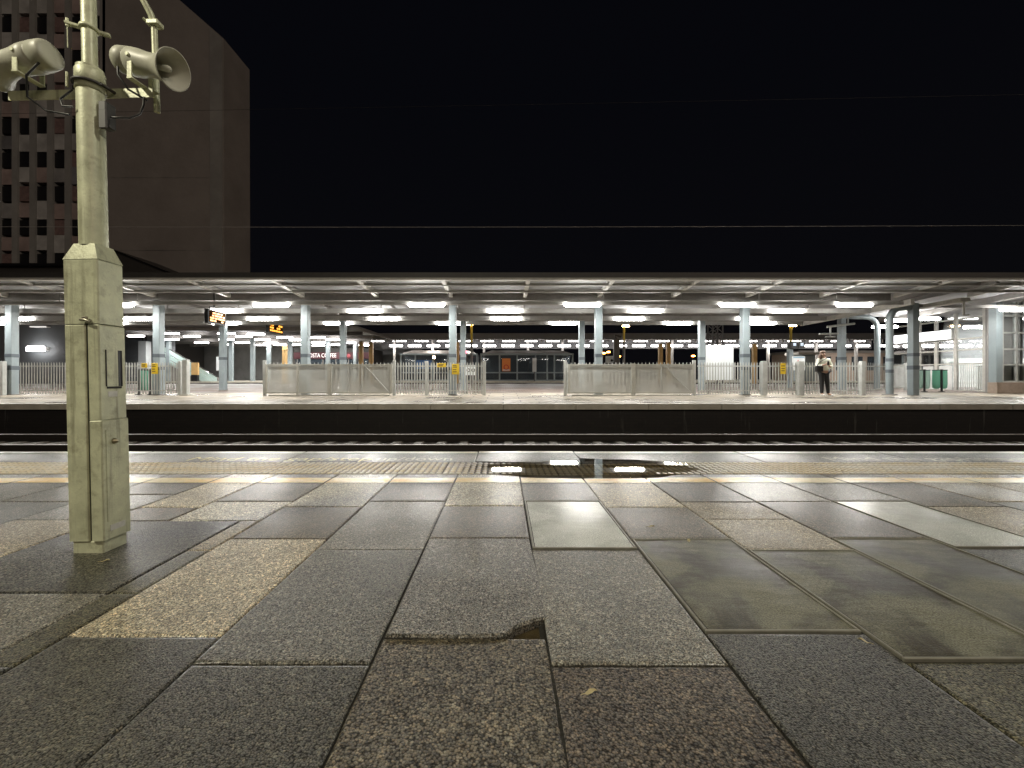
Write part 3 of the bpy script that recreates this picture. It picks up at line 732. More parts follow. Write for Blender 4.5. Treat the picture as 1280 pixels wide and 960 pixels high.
def horn(name, label, rear, axis, sc, cable):
    rear = Vector(rear); t = thing(name, rear, label, 'loudspeaker', 'horn loudspeakers on the mast')
    ax = Vector(axis).normalized(); rs = .84
    P = [(0, 0), (0, .040), (.004, .056), (.012, .060), (.055, .063), (.057, .058), (.066, .058), (.068, .063), (.10, .062), (.14, .055), (.18, .053), (.21, .059), (.236, .071), (.255, .084), (.262, .0905), (.266, .0905), (.265, .087)]
    MB().lathe((0, 0, 0), ax, [(a * sc, r * sc * rs) for a, r in P], 40).build('horn_body', m_horn, t)
    Q = [(.266, .087), (.255, .079), (.238, .064), (.21, .048), (.17, .036), (.15, .03), (.15, 0)]
    MB().lathe((0, 0, 0), ax, [(a * sc, r * sc * rs) for a, r in Q], 40).build('horn_mouth', m_hornin, t)
    MB().lathe((0, 0, 0), ax, [(.15 * sc, .008 * sc), (.235 * sc, .013 * sc), (.244 * sc, .011 * sc), (.248 * sc, .006 * sc), (.249 * sc, 0)], 20).build('centre_plug', m_horn, t)
    side = ax.cross(Vector((0, 0, 1))).normalized(); c = ax * .10 * sc; zb = 1.812 - rear.z
    b = MB()
    for s in (-1, 1):
        top = c + side * s * .052 * sc * rs; bot = Vector((top.x, top.y, zb + .004))
        b.bar(top + Vector((0, 0, .012)), bot, (.020 * sc), .004, up=side)
        b.tube([top - side * s * .004, top + side * s * .012], .007, 8)
    b.bar(Vector((c.x, c.y, zb + .003)) - side * .054 * sc * rs, Vector((c.x, c.y, zb + .003)) + side * .054 * sc * rs, .024 * sc, .005)
    b.build('bracket', m_pole, t)
    b = MB(); b.tube([Vector(cable[0]) - rear] + [Vector(p) - rear for p in cable[1:]], .004, 8); b.build('cable', m_black, t)
    return t


horn('horn_loudspeaker', 'grey horn speaker whose open bell faces right and towards the camera', (-1.522, 1.655, 1.925), (.235, -.035, -.066), .95,
     [(-1.51, 1.63, 1.885), (-1.50, 1.62, 1.84), (-1.47, 1.63, 1.79), (-1.42, 1.66, 1.765)])
horn('horn_loudspeaker', 'grey horn speaker seen from its capped rear, pointing left out of the picture', (-1.735, 1.60, 1.905), (-.97, .08, -.16), 1.0,
     [(-1.76, 1.58, 1.86), (-1.80, 1.57, 1.80), (-1.83, 1.60, 1.74), (-1.78, 1.62, 1.70), (-1.70, 1.63, 1.69)])

# ------------------------------------------------------------------ island platform across the tracks
def iz(y): return 0. if y < 10.6 else (y - 10.6) * .0182


ISL = tag(bpy.data.objects.new('island_platform', None), kind='structure'); COL.objects.link(ISL)
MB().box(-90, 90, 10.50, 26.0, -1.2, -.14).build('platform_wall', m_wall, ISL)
for i in range(-14, 14):
    x0 = i * 1.82 + random.uniform(-.1, .1) if False else i * 1.82
    MB().bbox(x0 + .004, x0 + 1.816, 10.40, 10.86, -.138, .0, .012).build('coping_slab', m_cope, ISL)
b = MB()
for X0, X1 in ((-90, -25.49), (25.49, 90)): b.box(X0, X1, 10.4, 10.86, -.138, .0)
b.build('coping', m_cope, ISL)
b = MB(); b.add([(-90, 10.864, iz(10.864)), (90, 10.864, iz(10.864)), (90, 15.6, iz(15.6)), (-90, 15.6, iz(15.6)), (-90, 10.864, -.14), (90, 10.864, -.14), (90, 15.6, -.14), (-90, 15.6, -.14)], [(0, 1, 2, 3), (0, 4, 5, 1), (2, 6, 7, 3)])
b.build('paving', m_isl, ISL)
b = MB(); b.add([(-90, 15.604, iz(15.6)), (90, 15.604, iz(15.6)), (90, 26.0, iz(26)), (-90, 26.0, iz(26)), (-90, 26., -1.2), (90, 26., -1.2)], [(0, 1, 2, 3), (3, 2, 5, 4)])
b.build('paving', m_isl2, ISL)
b = MB(); b.box(-90, 90, 10.42, 10.52, .0015, .0035); b.build('white_edge_line', m_white_edge, ISL)

FAR = tag(bpy.data.objects.new('far_platform', None), kind='structure'); COL.objects.link(FAR)
FZ = .37
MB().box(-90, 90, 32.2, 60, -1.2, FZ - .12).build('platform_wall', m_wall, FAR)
MB().box(-90, 90, 32.0, 60, FZ - .119, FZ).build('paving', m_cope, FAR)

# ------------------------------------------------------------------ main canopy
can = thing('platform_canopy', (0, 12, 0), 'long flat platform canopy with pale purlins on blue grey columns', 'canopy')
def P(b, name, mat): 
    o = b.build(name, mat); o.location = Vector(o.location) - Vector((0, 12, 0)); o.parent = can; return o
def rz(y): return 3.66 - (y - 12) * .05
XL, XR = -26., 12.85
b = MB(); b.add([(XL, 12.05, rz(12) - .03), (30, 12.05, rz(12) - .03), (30, 12.05, rz(12)), (XL, 12.05, rz(12)), (XL, 18.2, rz(18.2) - .03), (30, 18.2, rz(18.2) - .03), (30, 18.2, rz(18.2)), (XL, 18.2, rz(18.2))],
              [(0, 1, 5, 4), (3, 7, 6, 2), (0, 3, 2, 1), (4, 5, 6, 7), (0, 4, 7, 3), (1, 2, 6, 5)])
P(b, 'roof_sheet', m_roof)
P(MB().box(XL, 30, 11.93, 12.045, WZ(347.3, 12), WZ(341.3, 12)), 'fascia', m_dark)
P(MB().box(XL, 30, 11.95, 12.14, WZ(350.2, 12), WZ(347.4, 12)), 'gutter', m_pale)
P(MB().box(XL, 26, 12.6, 12.68, WZ(357, 12.6), WZ(353.9, 12.6)), 'purlin', m_pale)
P(MB().box(XL, 22, 13.2, 13.27, WZ(365.6, 13.2), WZ(362, 13.2)), 'purlin', m_pale)
P(MB().box(XL, XR + .25, 14.06, 14.34, WZ(376, 14.1), 3.50), 'main_beam', m_beam)
P(MB().box(XL, XR, 13.33, 13.43, 3.0, 3.11), 'light_rail', m_lrail)
P(MB().box(XL, XR, 14.52, 14.62, WZ(391.2, 14.5), WZ(385.4, 14.5)), 'light_rail', m_lrail)
P(MB().box(XL, XR, 16.52, 16.62, WZ(400.6, 16.5), WZ(395, 16.5)), 'light_rail', m_lrail)
P(MB().box(XL, XR, 17.82, 17.92, WZ(405.8, 17.8), WZ(401.3, 17.8)), 'light_rail', m_lrail)
P(MB().box(XL, XR + .25, 17.3, 17.5, 3.18, 3.36), 'beam', m_beam)
P(MB().bar((XR + .05, 13.1, 3.05), (XR + .05, 18.0, 2.98), .12, .17), 'beam', m_pale)
for k in range(-11, 11):
    X = WX(656, 14.13) + k * 2.5 - .0
    if X > 24: break
    b = MB(); b.bar((X, 12.15, rz(12.15) - .09), (X, 14.05, rz(14.05) - .125), .12, .13); P(b, 'rafter', m_raft)
    if X < XR - .3:
        b = MB(); b.bar((X, 14.35, rz(14.35) - .085), (X, 18.1, rz(18.1) - .085), .085, .09); P(b, 'rafter', m_beam)
        for y in (13.38, 14.57, 16.57, 17.87): P(MB().tube([(X, y, 3.06), (X, y, rz(y) - .03)], .014, 6), 'hanger', m_beam)
def column(px, Y, w, bands):
    X = WX(px, Y); z0 = iz(Y)
    c = P(MB().bbox(X - w / 2, X + w / 2, Y - w / 2, Y + w / 2, z0 - .02, 3.262 if Y < 15 else 3.2, .012), 'column', m_col)
    for y0, y1 in bands:
        e = w / 2 + .004; bd = MB().box(X - e, X + e, Y - e, Y + e, WZ(y1, Y), WZ(y0, Y)).build('band', m_band); bd.location = (0, -12, 0); bd.parent = c; bd.location = (0, 0, 0)
    pl = MB().bbox(X - w * .62, X + w * .62, Y - w * .62, Y + w * .62, z0, z0 + .03, .01).build('base_plate', m_beam); pl.parent = c
for px in (14, 197.5, 381, 565, 747, 930): column(px + 1, 14.2, .235, [(442.5, 446.8), (457.5, 462.5)])
for px in (130, 279, 429, 579, 727, 877, 1052): column(px, 17.4, .22, [(446.5, 450)])

# hanging tube lights: four rows
def tube_light(loc, label, group, rail_y):
    t = thing('tube_light', loc, label, 'tube light', group)
    L_, w, h = 1.16, .066, .064; b = MB(); n = 8
    vs = []
    for x, s in ((-L_ / 2, .35), (-L_ / 2 + .03, .78), (-L_ / 2 + .085, 1.), (L_ / 2 - .085, 1.), (L_ / 2 - .03, .78), (L_ / 2, .35)):
        for q in range(12):
            a = 2 * math.pi * q / 12; vs.append((x, w * s * math.cos(a), h * s * math.sin(a)))
    b.add(vs, [(i * 12 + q, i * 12 + (q + 1) % 12, (i + 1) * 12 + (q + 1) % 12, (i + 1) * 12 + q) for i in range(5) for q in range(12)] + [tuple(range(11, -1, -1)), tuple(range(60, 72))], True)
    b.build('diffuser', m_tube, t)
    MB().bbox(-L_ / 2 + .1, L_ / 2 - .1, -w * .5, w * .5, h * .9, h + .03, .01).build('housing', m_house, t)
    return t
rows = [(13.3, 381.2, (-50, 145, 339, 533, 728, 922, 1068), 'front'), (14.45, 388.4, (-73, 103, 279, 455, 631, 808, 985), 'second'),
        (16.45, 398.7, (-133, 20, 173, 327, 480, 633, 787, 941), 'third'), (17.75, 404, (-2, 140, 281, 422, 562, 705, 848, 953), 'rear')]
def strip_lamp(x, y, z, power, L_=1.1, w=.14, col=(1., .965, .905)):
    d = bpy.data.lights.new('tube_lamp', 'AREA'); d.shape = 'RECTANGLE'; d.size = L_; d.size_y = w; d.energy = power; d.color = col
    o = bpy.data.objects.new('tube_lamp', d); COL.objects.link(o); o.location = (x, y, z)
    return o
proto = None
for Y, py, xs, nm in rows:
    seen = [x for x in xs if x > -15]
    for i, px in enumerate(xs):
        if px < -60: continue
        k = seen.index(px) if px in seen else None
        lab = (f'white tube light in the {nm} row under the long canopy, {ORD[k]} from the left' if k is not None else 'white tube light of the front canopy row, beyond the left picture edge')
        z = WZ(py, Y); strip_lamp(WX(px, Y), Y, z - .072, 62.)
        if proto is None:
            proto = tube_light((WX(px, Y), Y, z), lab, 'tube lights under the long canopy', Y); index_kids()
        else:
            o = dup(proto, (WX(px, Y), Y, z), lab)
# a light mounted behind the right-hand columns and one at the glazed hall
for px, py, Y, lab in ((1271, 387, 14.0, 'bright tube light before the glazed curtain wall at the right edge'), (1157, 398.5, 16.6, 'tube light just right of the square end column'),
                       (1124, 400.5, 17.2, 'tube light between the bent pipe column and the square end column'), (1106, 408.5, 18.5, 'small tube light below the bent rear pipe')):
    dup(proto, (WX(px, Y), Y, WZ(py, Y)), lab); strip_lamp(WX(px, Y), Y, WZ(py, Y) - .072, 40.)

# departure boards
def board(px, pyt, Y, h, ln, lab, rows_):
    X = WX(px, Y); zt = WZ(pyt, Y)
    t = thing('departure_board', (X, Y + ln / 2, zt - h), lab, 'departure board', 'departure boards under the canopy')
    MB().bbox(-.14, .0, -ln / 2, ln / 2, 0, h, .02).build('case', m_black, t)
    b = MB(); b.box(.001, .005, -ln / 2 + .05, ln / 2 - .05, .05, h - .05); b.build('screen', M('led_panel', (.03, .012, .003), .9, spec=0.), t)
    b = MB(); rnd = random.Random(int(px))
    for r in range(rows_):
        z = h - .09 - r * (h - .13) / rows_; y = -ln / 2 + .09
        while y < ln / 2 - .14:
            w = rnd.uniform(.05, .22)
            if rnd.random() < .82: b.box(.0055, .008, y, min(y + w, ln / 2 - .08), z - (h - .13) / rows_ * .62, z)
            y += w + .035
    b.build('led_rows', m_amber, t)
    b = MB(); b.tube([(-.07, -ln * .3, h), (-.07, -ln * .3, h + .08), (-.07, -.05, h + .12)], .02, 8); b.tube([(-.07, -.05, h + .1), (-.07, -.05, rz(Y) - zt + h - .03)], .022, 8); b.build('hanger', m_black, t)
board(260, 385.5, 13.43, .46, .87, 'amber departure board hung nearest, beside the mast', 4)
board(336, 401.5, 18.4, .50, 1.2, 'smaller amber departure board farther down the platform', 3)

# ------------------------------------------------------------------ fences and gates
def palisade(p0, p1, posts, lab, sp=.093, w=.042, h=1.12, pw=.075, ends=True):
    """p0, p1: plan points"""
    p0, p1 = Vector(p0), Vector(p1); d = p1 - p0; L_ = d.length; u = d / L_; nrm = Vector((u.y, -u.x))
    z0 = iz(p0.y); z1 = iz(p1.y)
    t = thing('palisade_fence', (p0.x, p0.y, z0), lab, 'fence', 'palisade fence sections')
    b = MB(); n = int(L_ / sp)
    for i in range(n):
        s = (i + .5) * L_ / n; q = u * s; zz = (z1 - z0) * s / L_
        hh = h + .004 * nz(s * 9, 1, 2); lean = .004 * nz(s * 7, 3, 3)
        A = q - u * w / 2; B = q + u * w / 2; N = nrm * .012
        def pt(v, z, dx=0): return (v.x + u.x * dx, v.y + u.y * dx, z + zz)
        zb, zt = .05, hh - .06
        f = [pt(A, zb), pt(q + N, zb), pt(B, zb), pt(B, zt, lean), pt(q + N, zt, lean), pt(A, zt, lean), pt(q - u * .004 + N * .5, hh, lean), pt(q + u * .004 + N * .5, hh, lean)]
        b.add(f, [(0, 1, 4, 5), (1, 2, 3, 4), (5, 4, 6), (4, 7, 6), (4, 3, 7)])
    b.build('pale_row', m_fence, t)
    for zr in (.16, .985):
        MB().bar((0 - nrm.x * .022, -nrm.y * .022, zr), (d.x - nrm.x * .022, d.y - nrm.y * .022, zr + z1 - z0), .03, .038).build('rail', m_fence, t)
    for s in posts:
        q = u * s * L_ - nrm * .0; zz = (z1 - z0) * s
        b = MB().bbox(q.x - pw / 2, q.x + pw / 2, q.y - pw / 2 - .03, q.y + pw / 2 - .03, zz - .01, zz + h + .03, .006); b.build('post', m_fence, t)
    return t


FY = 14.0
def fx(px): return (WX(px, FY), FY)
palisade(fx(-60), fx(5), [1.0], 'palisade fence section at the left picture edge', pw=.13)
palisade(fx(24), fx(226), [1.0], 'palisade fence section left of the mast and running behind it', pw=.10)
MB_post = thing('gate_post', (WX(232.5, FY - .1), FY - .1, iz(FY)), 'broad pale gate post ending the left fence section', 'gate post')
MB().bbox(-.08, .08, -.08, .08, -.01, 1.2, .01).build('shaft', m_fence, MB_post); MB().bbox(-.15, .15, -.12, .12, 0, .05, .01).build('foot', m_gate, MB_post)
FB = 14.32
def fb(px): return (WX(px, FB), FB)
palisade(fb(331), fb(492), [], 'palisade fence behind the left mesh gate', sp=.125, w=.034)
palisade(fx(492), fx(607), [.36, .985], 'palisade fence section carrying two yellow notices, right of left gate', pw=.11)
palisade(fb(707), fb(870), [], 'palisade fence behind the right mesh gate', sp=.125, w=.034)
palisade(fx(872), fx(955), [.985], 'palisade fence section in front of the big white board', pw=.14)
palisade(fx(957), fx(1000), [.985], 'short palisade fence section with one yellow notice, left of the standing person', pw=.17)
palisade(fx(1003), fx(1078), [.985], 'palisade fence section directly behind the standing person', pw=.13)
palisade((WX(1080, FY), FY), (WX(1131, 17.6), 17.6), [1.0], 'palisade fence section turning away behind the bent pipe column', sp=.21, pw=.08)


def gate(x0, x1, divs, lab, diag):
    Y = 13.86; X0, X1 = WX(x0, Y), WX(x1, Y); z0 = iz(Y)
    t = thing('mesh_gate', ((X0 + X1) / 2, Y, z0), lab, 'gate', 'mesh gates in the fence'); o = (X0 + X1) / 2
    zb, zt = .07, WZ(455.2, Y) - z0
    def lx(px): return WX(px, Y) - o
    b = MB(); b.box(X0 - o, X1 - o, -.025, .025, zb, zb + .05); b.box(X0 - o, X1 - o, -.03, .03, zt - .04, zt)
    for px in (x0, x1): b.box(lx(px) - .035, lx(px) + .035, -.031, .031, zb - .001, zt - .001)
    b.build('frame', m_gate, t)
    for px, w in divs: MB().box(lx(px) - w / 2, lx(px) + w / 2, -.034, .034, zb - .03, zt + .02).build('post', m_gate, t)
    for px in (x0 - 4, x1 + 3): MB().bbox(lx(px) - .045, lx(px) + .045, .04, .13, -.02, 1.18, .006).build('post', m_fence, t)
    MB().add([(X0 - o, .012, zb), (X1 - o, .012, zb), (X1 - o, .012, zt), (X0 - o, .012, zt)], [(0, 1, 2, 3)]).build('mesh_panel', m_mesh, t)
    b = MB(); (ax, ay), (bx, by) = diag
    b.bar((lx(ax), -.012, WZ(ay, Y) - z0), (lx(bx), -.012, WZ(by, Y) - z0), .02, .035, up=(0, 1, 0)); b.build('brace', m_fence, t)
    for px in ((435, 452) if x0 < 600 else (827,)): MB().box(lx(px) - .012, lx(px) + .012, -.01, .01, zb + .06, zt - .05).build('stile', m_fence, t)
    MB().box(X0 - o + .1, X1 - o - .05, -.05, .05, .0, .035).build('ground_track', m_gate, t)
gate(333, 489, [(372, .07), (412, .13)], 'pale perforated sliding gate on the left, split by one broad post', ((456, 457), (487, 491)))
gate(711, 866, [(791.5, .13)], 'pale perforated sliding gate in the middle, right of the platform opening', ((831, 457), (862, 489)))

# signs on the fence
def sign(px0, px1, py0, py1, Y, mat, name, lab, cat, group=None, th=.012, post=False):
    X0, X1 = WX(px0, Y), WX(px1, Y); z0, z1 = WZ(py1, Y), WZ(py0, Y)
    t = thing(name, ((X0 + X1) / 2, Y, z0), lab, cat, group); hw = (X1 - X0) / 2; h = z1 - z0
    MB().bbox(-hw, hw, -th, 0, 0, h, .003).build('panel', mat, t)
    b = MB(); b.box(-hw * .7, hw * .7, .0005, .012, h * .2, h * .25); b.box(-hw * .7, hw * .7, .0005, .012, h * .75, h * .8)
    if post:
        for s in (-.8, .8): b.box(s * hw - .02, s * hw + .02, .0125, .05, iz(Y) - z0, h)
    b.build('fixing', m_beam, t)
    return t, hw, h
def sign_lines(t, hw, h, rows_, mat, y=-.0135, seed=1):
    b = MB(); r = random.Random(seed)
    for z in rows_: b.box(-hw * .75, -hw * .75 + hw * 1.5 * r.uniform(.6, 1.), y - .001, y, h * z - .012, h * z + .012)
    return b.build('print', mat, t)
SY = 13.93
for a, bq, lab in (((177, 184.5, 454, 459.5), (189.5, 197.5, 454, 467.5), 'left fence beside the sack bins'), ((546.5, 557.5, 454, 459), (565, 574, 455, 468), 'fence at the third column')):
    t, hw, h = sign(*a, SY - .01, m_yellow, 'warning_sign', f'small flat yellow notice on the {lab}', 'sign', 'yellow fence notices'); sign_lines(t, hw, h, (.35, .65), m_dark, seed=3)
    t, hw, h = sign(*bq, SY - .02 if bq[0] < 300 else SY - .03, m_yellow, 'warning_sign', f'upright yellow notice on the {lab}', 'sign', 'yellow fence notices'); sign_lines(t, hw, h, (.25, .45, .7, .85), m_dark, seed=4)
t, hw, h = sign(975.5, 982, 454, 467.5, SY - .01, m_yellow, 'warning_sign', 'upright yellow notice on the fence left of the standing person', 'sign', 'yellow fence notices'); sign_lines(t, hw, h, (.3, .5, .75), m_dark, seed=5)
t, hw, h = sign(882, 916, 431.5, 475, 14.75, m_white, 'notice_board', 'large blank white board standing behind the fence', 'board', th=.05, post=True)
t, hw, h = sign(990, 1005.5, 445.5, 463, 14.5, m_white, 'notice_board', 'small white sign with red arrow mark beside the standing person', 'sign', th=.03, post=True)
b = MB(); b.tube([(-.02, -.032, h * .72), (-.09, -.032, h * .5), (-.02, -.032, h * .28)], .014, 6); b.tube([(.0, -.032, h * .5), (-.09, -.032, h * .5)], .012, 6); b.build('arrow', m_red, t)
b = MB(); b.box(-hw * .9, hw * .9, -.033, -.031, h * .88, h * .97); b.build('header_strip', M('sign_blue_strip', (.25, .4, .55), .5), t)
t, hw, h = sign(582, 595, 456.5, 469, 15.2, m_white, 'notice_board', 'white sign with black ring symbols behind the middle fence', 'sign', th=.03, post=True)
b = MB()
for dx in (-.09, .09): b.tube([(dx + .055 * math.cos(a), -.034, h * .5 + .055 * math.sin(a)) for a in [i * math.pi / 6 for i in range(13)]], .016, 6)
b.build('ring_symbol', m_black, t)

# sack bins
def sack_bin(px, Y, mats, lab, sides):
    X = WX(px, Y); t = thing('sack_bin', (X, Y, iz(Y)), lab, 'waste bin', 'sack bins on black posts')
    b = MB(); b.tube([(0, 0, 0), (0, 0, .86)], .035, 10); b.lathe((0, 0, 0), (0, 0, 1), [(0, .1), (.02, .1), (.03, .04)], 14); b.build('post', m_black, t)
    for s, mt in zip(sides, mats):
        c = s * .145
        b = MB(); b.tube([(c + .11 * math.cos(a), .11 * math.sin(a) + .07, .85) for a in [i * math.pi / 8 for i in range(17)]], .016, 6); b.tube([(0, 0, .85), (c - s * .11, 0, .85)], .018, 6); b.build('hoop', m_black, t)
        b = MB(); pr = []; vs = []; n = 16
        for z, r in ((.85, .105), (.7, .112), (.5, .115), (.3, .112), (.16, .10), (.12, .05)):
            for q in range(n):
                a = 2 * math.pi * q / n; rr = r * (1 + .08 * nz(math.cos(a) * 2 + px, math.sin(a) * 2, z * 4)); vs.append((c + rr * math.cos(a), rr * math.sin(a) + .07, z))
        b.add(vs, [(i * n + q, (i + 1) * n + q, (i + 1) * n + (q + 1) % n, i * n + (q + 1) % n) for i in range(5) for q in range(n)] + [tuple(range(5 * n, 6 * n))], True); b.build('bag', mt, t)
    b = MB(); b.lathe((0, 0, .855), (0, 0, 1), [(0, .05), (.02, .05), (.03, 0)], 12); b.build('cap', m_black, t)
sack_bin(173, 14.3, (m_bag_green,), 'black post bin with pale green bag behind the left fence', (1,))
sack_bin(188, 14.3, (m_bag_clear,), 'black post bin with clear bag beside the pale green one', (1,))
sack_bin(1155.5, 16.2, (m_bag_clear, m_bag_clear), 'black post bin with clear bags by the glazed hall', (-1, 1))
sack_bin(1177, 16.2, (m_bag_green, m_bag_green), 'black post bin with two green bags by the glazed hall', (-1, 1))

# ------------------------------------------------------------------ right end: pipe columns, posts, glazed hall
def bent_pipe(pts, r, lab, bands, Y):
    o = Vector(pts[0]); t = thing('pipe_column', o, lab, 'column')
    q = [Vector(p) - o for p in pts]
    # round the bend
    path = [q[0], q[1]]; 
    for k in range(1, 9):
        a = k / 8 * math.pi / 2; R = Vector(pts[2]) - Vector(pts[1])
        path.append(q[1] + Vector((R.x * (1 - math.cos(a)), R.y * (1 - math.cos(a)), R.z * math.sin(a))))
    path.append(q[3]); b = MB().tube(path, r, 16); b.build('pipe', m_col, t)
    for y0, y1 in bands: MB().tube([(0, 0, WZ(y1, Y) - o.z), (0, 0, WZ(y0, Y) - o.z)], r + .005, 16).build('band', m_band, t)
    MB().lathe((0, 0, 0), (0, 0, 1), [(0, r * 1.9), (.03, r * 1.9), (.035, r)], 16).build('foot', m_beam, t)
Y = 14.2
bent_pipe([(WX(1112, Y), Y, iz(Y)), (WX(1112, Y), Y, WZ(402, Y)), (WX(1125, Y), Y, WZ(385, Y)), (WX(1140, Y), Y, WZ(384, Y))], .105, 'thick grey pipe column bending right at its top, beside square column', [(448, 452), (462, 466)], Y)
Y = 17.6
bent_pipe([(WX(1096.5, Y), Y, iz(Y)), (WX(1096.5, Y), Y, WZ(411, Y)), (WX(1083, Y), Y, WZ(396.5, Y)), (WX(1056, Y), Y, WZ(395.5, Y))], .10, 'rear grey pipe column bending left at its top', [], Y)
Y = 14.2; X = WX(1141.5, Y)
t = thing('square_column', (X, Y, iz(Y)), 'square grey column with two dark bands at the canopy end', 'column'); z0 = iz(Y)
MB().bbox(-.11, .11, -.11, .11, -.02, 3.2 - z0, .01).build('shaft', m_col, t)
for y0, y1 in ((441.5, 445.5), (457, 462)): MB().box(-.114, .114, -.114, .114, WZ(y1, Y) - z0, WZ(y0, Y) - z0).build('band', m_band, t)

hall = thing('glazed_hall', (19, 16, iz(16)), 'glazed station hall with pale frames and lit white sign at the right', 'building'); HO = Vector((19, 16, iz(16)))
def H(b, name, mat, par=None):
    o = b.build(name, mat); 
    o.location = Vector(o.location) - (HO if par is None else Vector((0, 0, 0))); o.parent = par or hall; return o
HX = 19.
def wy(px): return HX * F / (px - CX)      # depth on the wall plane X = HX seen at px
zt = 3.42
H(MB().box(HX + .2, 27, 15.35, 20.8, .02, .10), 'floor', m_brickbase)
H(MB().box(26.8, 27, 15.3, 20.8, .1, zt), 'wall', m_interior); H(MB().box(HX + .1, 26.8, 20.6, 20.8, .1, 1.6), 'wall', m_interior); H(MB().box(HX + .1, 26.8, 20.62, 20.78, 1.602, zt - .002), 'wall_panel', M('hall_grey_panel', (.24, .25, .26), .5))
H(MB().box(HX - .15, 27.2, 15.1, 20.9, zt, zt + .25), 'roof', m_beam)
# wall running away from the camera (plane X = HX)
fr = MB()
for px, w in ((1111.5, .10), (1150, .08), (1170.5, .12), (1195, .12), (1231, .10)):
    y = wy(px); fr.box(HX - .04, HX + .04, y - w / 2, y + w / 2, .1, zt - .002)
for py, px in ((399.5, 1195), (424.5, 1195), (438, 1195), (455, 1195), (488, 1195)):
    z = WZ(py, wy(px)); fr.box(HX - .03, HX + .03, wy(1231), wy(1111.5), z - .03, z + .03)
H(fr, 'frame', m_pale)
H(MB().add([(HX, wy(1231), .1), (HX, wy(1111.5), .1), (HX, wy(1111.5), zt), (HX, wy(1231), zt)], [(0, 1, 2, 3)]), 'glass_pane', m_glass)
ysa, ysb = wy(1194), wy(1112)
sg = H(MB().bbox(HX - .16, HX - .045, ysa, ysb, WZ(424, ysa), WZ(411.5, ysa), .01), 'fascia_sign', m_interior)
o = H(MB().box(HX - .166, HX - .161, ysa + .03, ysb - .03, WZ(423.3, ysa), WZ(412.3, ysa)), 'lit_face', m_signlit, sg)
b = MB()
for i in range(7): b.box(HX - .1715, HX - .1665, ysa + .75 + i * .1, ysa + .75 + i * .1 + .06, WZ(419.5, ysa), WZ(416.5, ysa))
H(b, 'sign_print', M('faint_sign_print', (.45, .45, .5), .5), sg)
for pa, pb in ((1112, 1149), (1152, 1169), (1172, 1193)): H(MB().box(HX - .02, HX + .02, wy(pb) + .08, wy(pa) - .08, .12, WZ(457, ysa)), 'solid_panel', m_interior)
b = MB()
for i in range(12):
    y = wy(1230) + (wy(1197) - wy(1230)) * (i + .5) / 12; b.box(HX - .012, HX + .012, y - .012, y + .012, .12, WZ(456, ysa))
H(b, 'guard_rail', m_fence)
for kk in range(3): H(MB().box(HX + .4, HX + .45, wy(1192) + .2 + kk * .55, wy(1192) + .55 + kk * .55, .9, 1.35), 'poster_panel', m_white)
# curtain wall facing the camera
CY = 15.2; cw = MB()
xa, xb = WX(1250, CY), WX(1330, CY)
for px in (1251.5, 1269, 1290, 1310, 1330): cw.box(WX(px, CY) - .035, WX(px, CY) + .035, CY - .05, CY + .05, WZ(477, CY), zt - .003)
for py in (395, 416, 436.5, 456, 477): cw.box(xa, xb, CY - .04, CY + .04, WZ(py, CY) - .03, WZ(py, CY) + .03)
H(cw, 'frame', m_fence)
H(MB().add([(xa, CY, WZ(477, CY)), (xb, CY, WZ(477, CY)), (xb, CY, zt), (xa, CY, zt)], [(0, 1, 2, 3)]), 'glass_pane', m_glass)
H(MB().box(xa, xb, CY + .06, CY + .1, WZ(476, CY), WZ(457, CY)), 'solid_panel', m_interior)
H(MB().bbox(WX(1242, CY), xb + .3, CY - .12, CY + .2, iz(CY) - .02, WZ(478, CY), .01), 'base_wall', m_brickbase)
H(MB().bbox(WX(1241.5, 15.0), WX(1249.5, 15.0), 14.9, 15.15, WZ(477.8, CY) + .002, zt - .004, .01), 'corner_column', m_col)
H(MB().tube([(WX(1237, 15.6), 15.6, iz(15.6)), (WX(1237, 15.6), 15.6, 3.3)], .06, 12), 'drain_pipe', m_beam)
H(MB().box(18.95, 19.05, 15.25, wy(1231) - .06, .1, zt - .004), 'pier', m_beam)
m_ht = emit('hall_tube_glow', (1., .96, .92), 12.)
for x, y in ((21., 16.6), (24, 16.6), (21., 19), (24, 19)): H(MB().box(x - .6, x + .6, y - .08, y + .08, zt - .10, zt - .05), 'hall_tube', m_ht); strip_lamp(x, y, zt - .11, 260.)
t = thing('hall_counter', (22, 18.5, .1), 'white counter inside the glazed hall', 'counter'); MB().bbox(-.6, 1.8, -.3, .3, 0, 1.05, .02).build('body', m_interior, t); MB().bbox(-.65, 1.85, -.35, .35, 1.052, 1.09, .01).build('top', m_beam, t)

# roof trays and hanging gear at the right end
def P2(b, name, mat, lab, cat):
    return tag(b.build(name, mat), lab, cat)
P2(MB().bar((14.45, 13.0, 3.10), (14.5, 14.5, 3.10), .3, .12), 'cable_tray', m_pale, 'pale cable tray hung under the roof at the canopy end', 'cable tray')
P2(MB().bar((14.5, 12.2, 3.5), (14.6, 17.8, 3.32), .12, .14), 'roof_beam', m_beam, 'grey roof beam over the cable tray at the right end', 'beam')
P2(MB().bar((17.2, 12.2, 3.52), (17.2, 18.0, 3.22), .16, .2), 'roof_beam', m_beam, 'thick grey roof beam above the glazed hall entrance', 'beam')
P2(MB().tube([(14.45, 13.05, 3.04), (14.45, 13.05, 2.62), (14.6, 13.05, 2.62)], .03, 8), 'drop_rod', m_pale, 'pale drop rod hanging from the cable tray', 'rod')
P2(MB().bar((13.1, 14.2, 3.12), (20, 14.6, 3.12), .12, .10), 'roof_beam', m_beam, 'slim cross beam between the square column and the hall', 'beam')
Y = 17.0
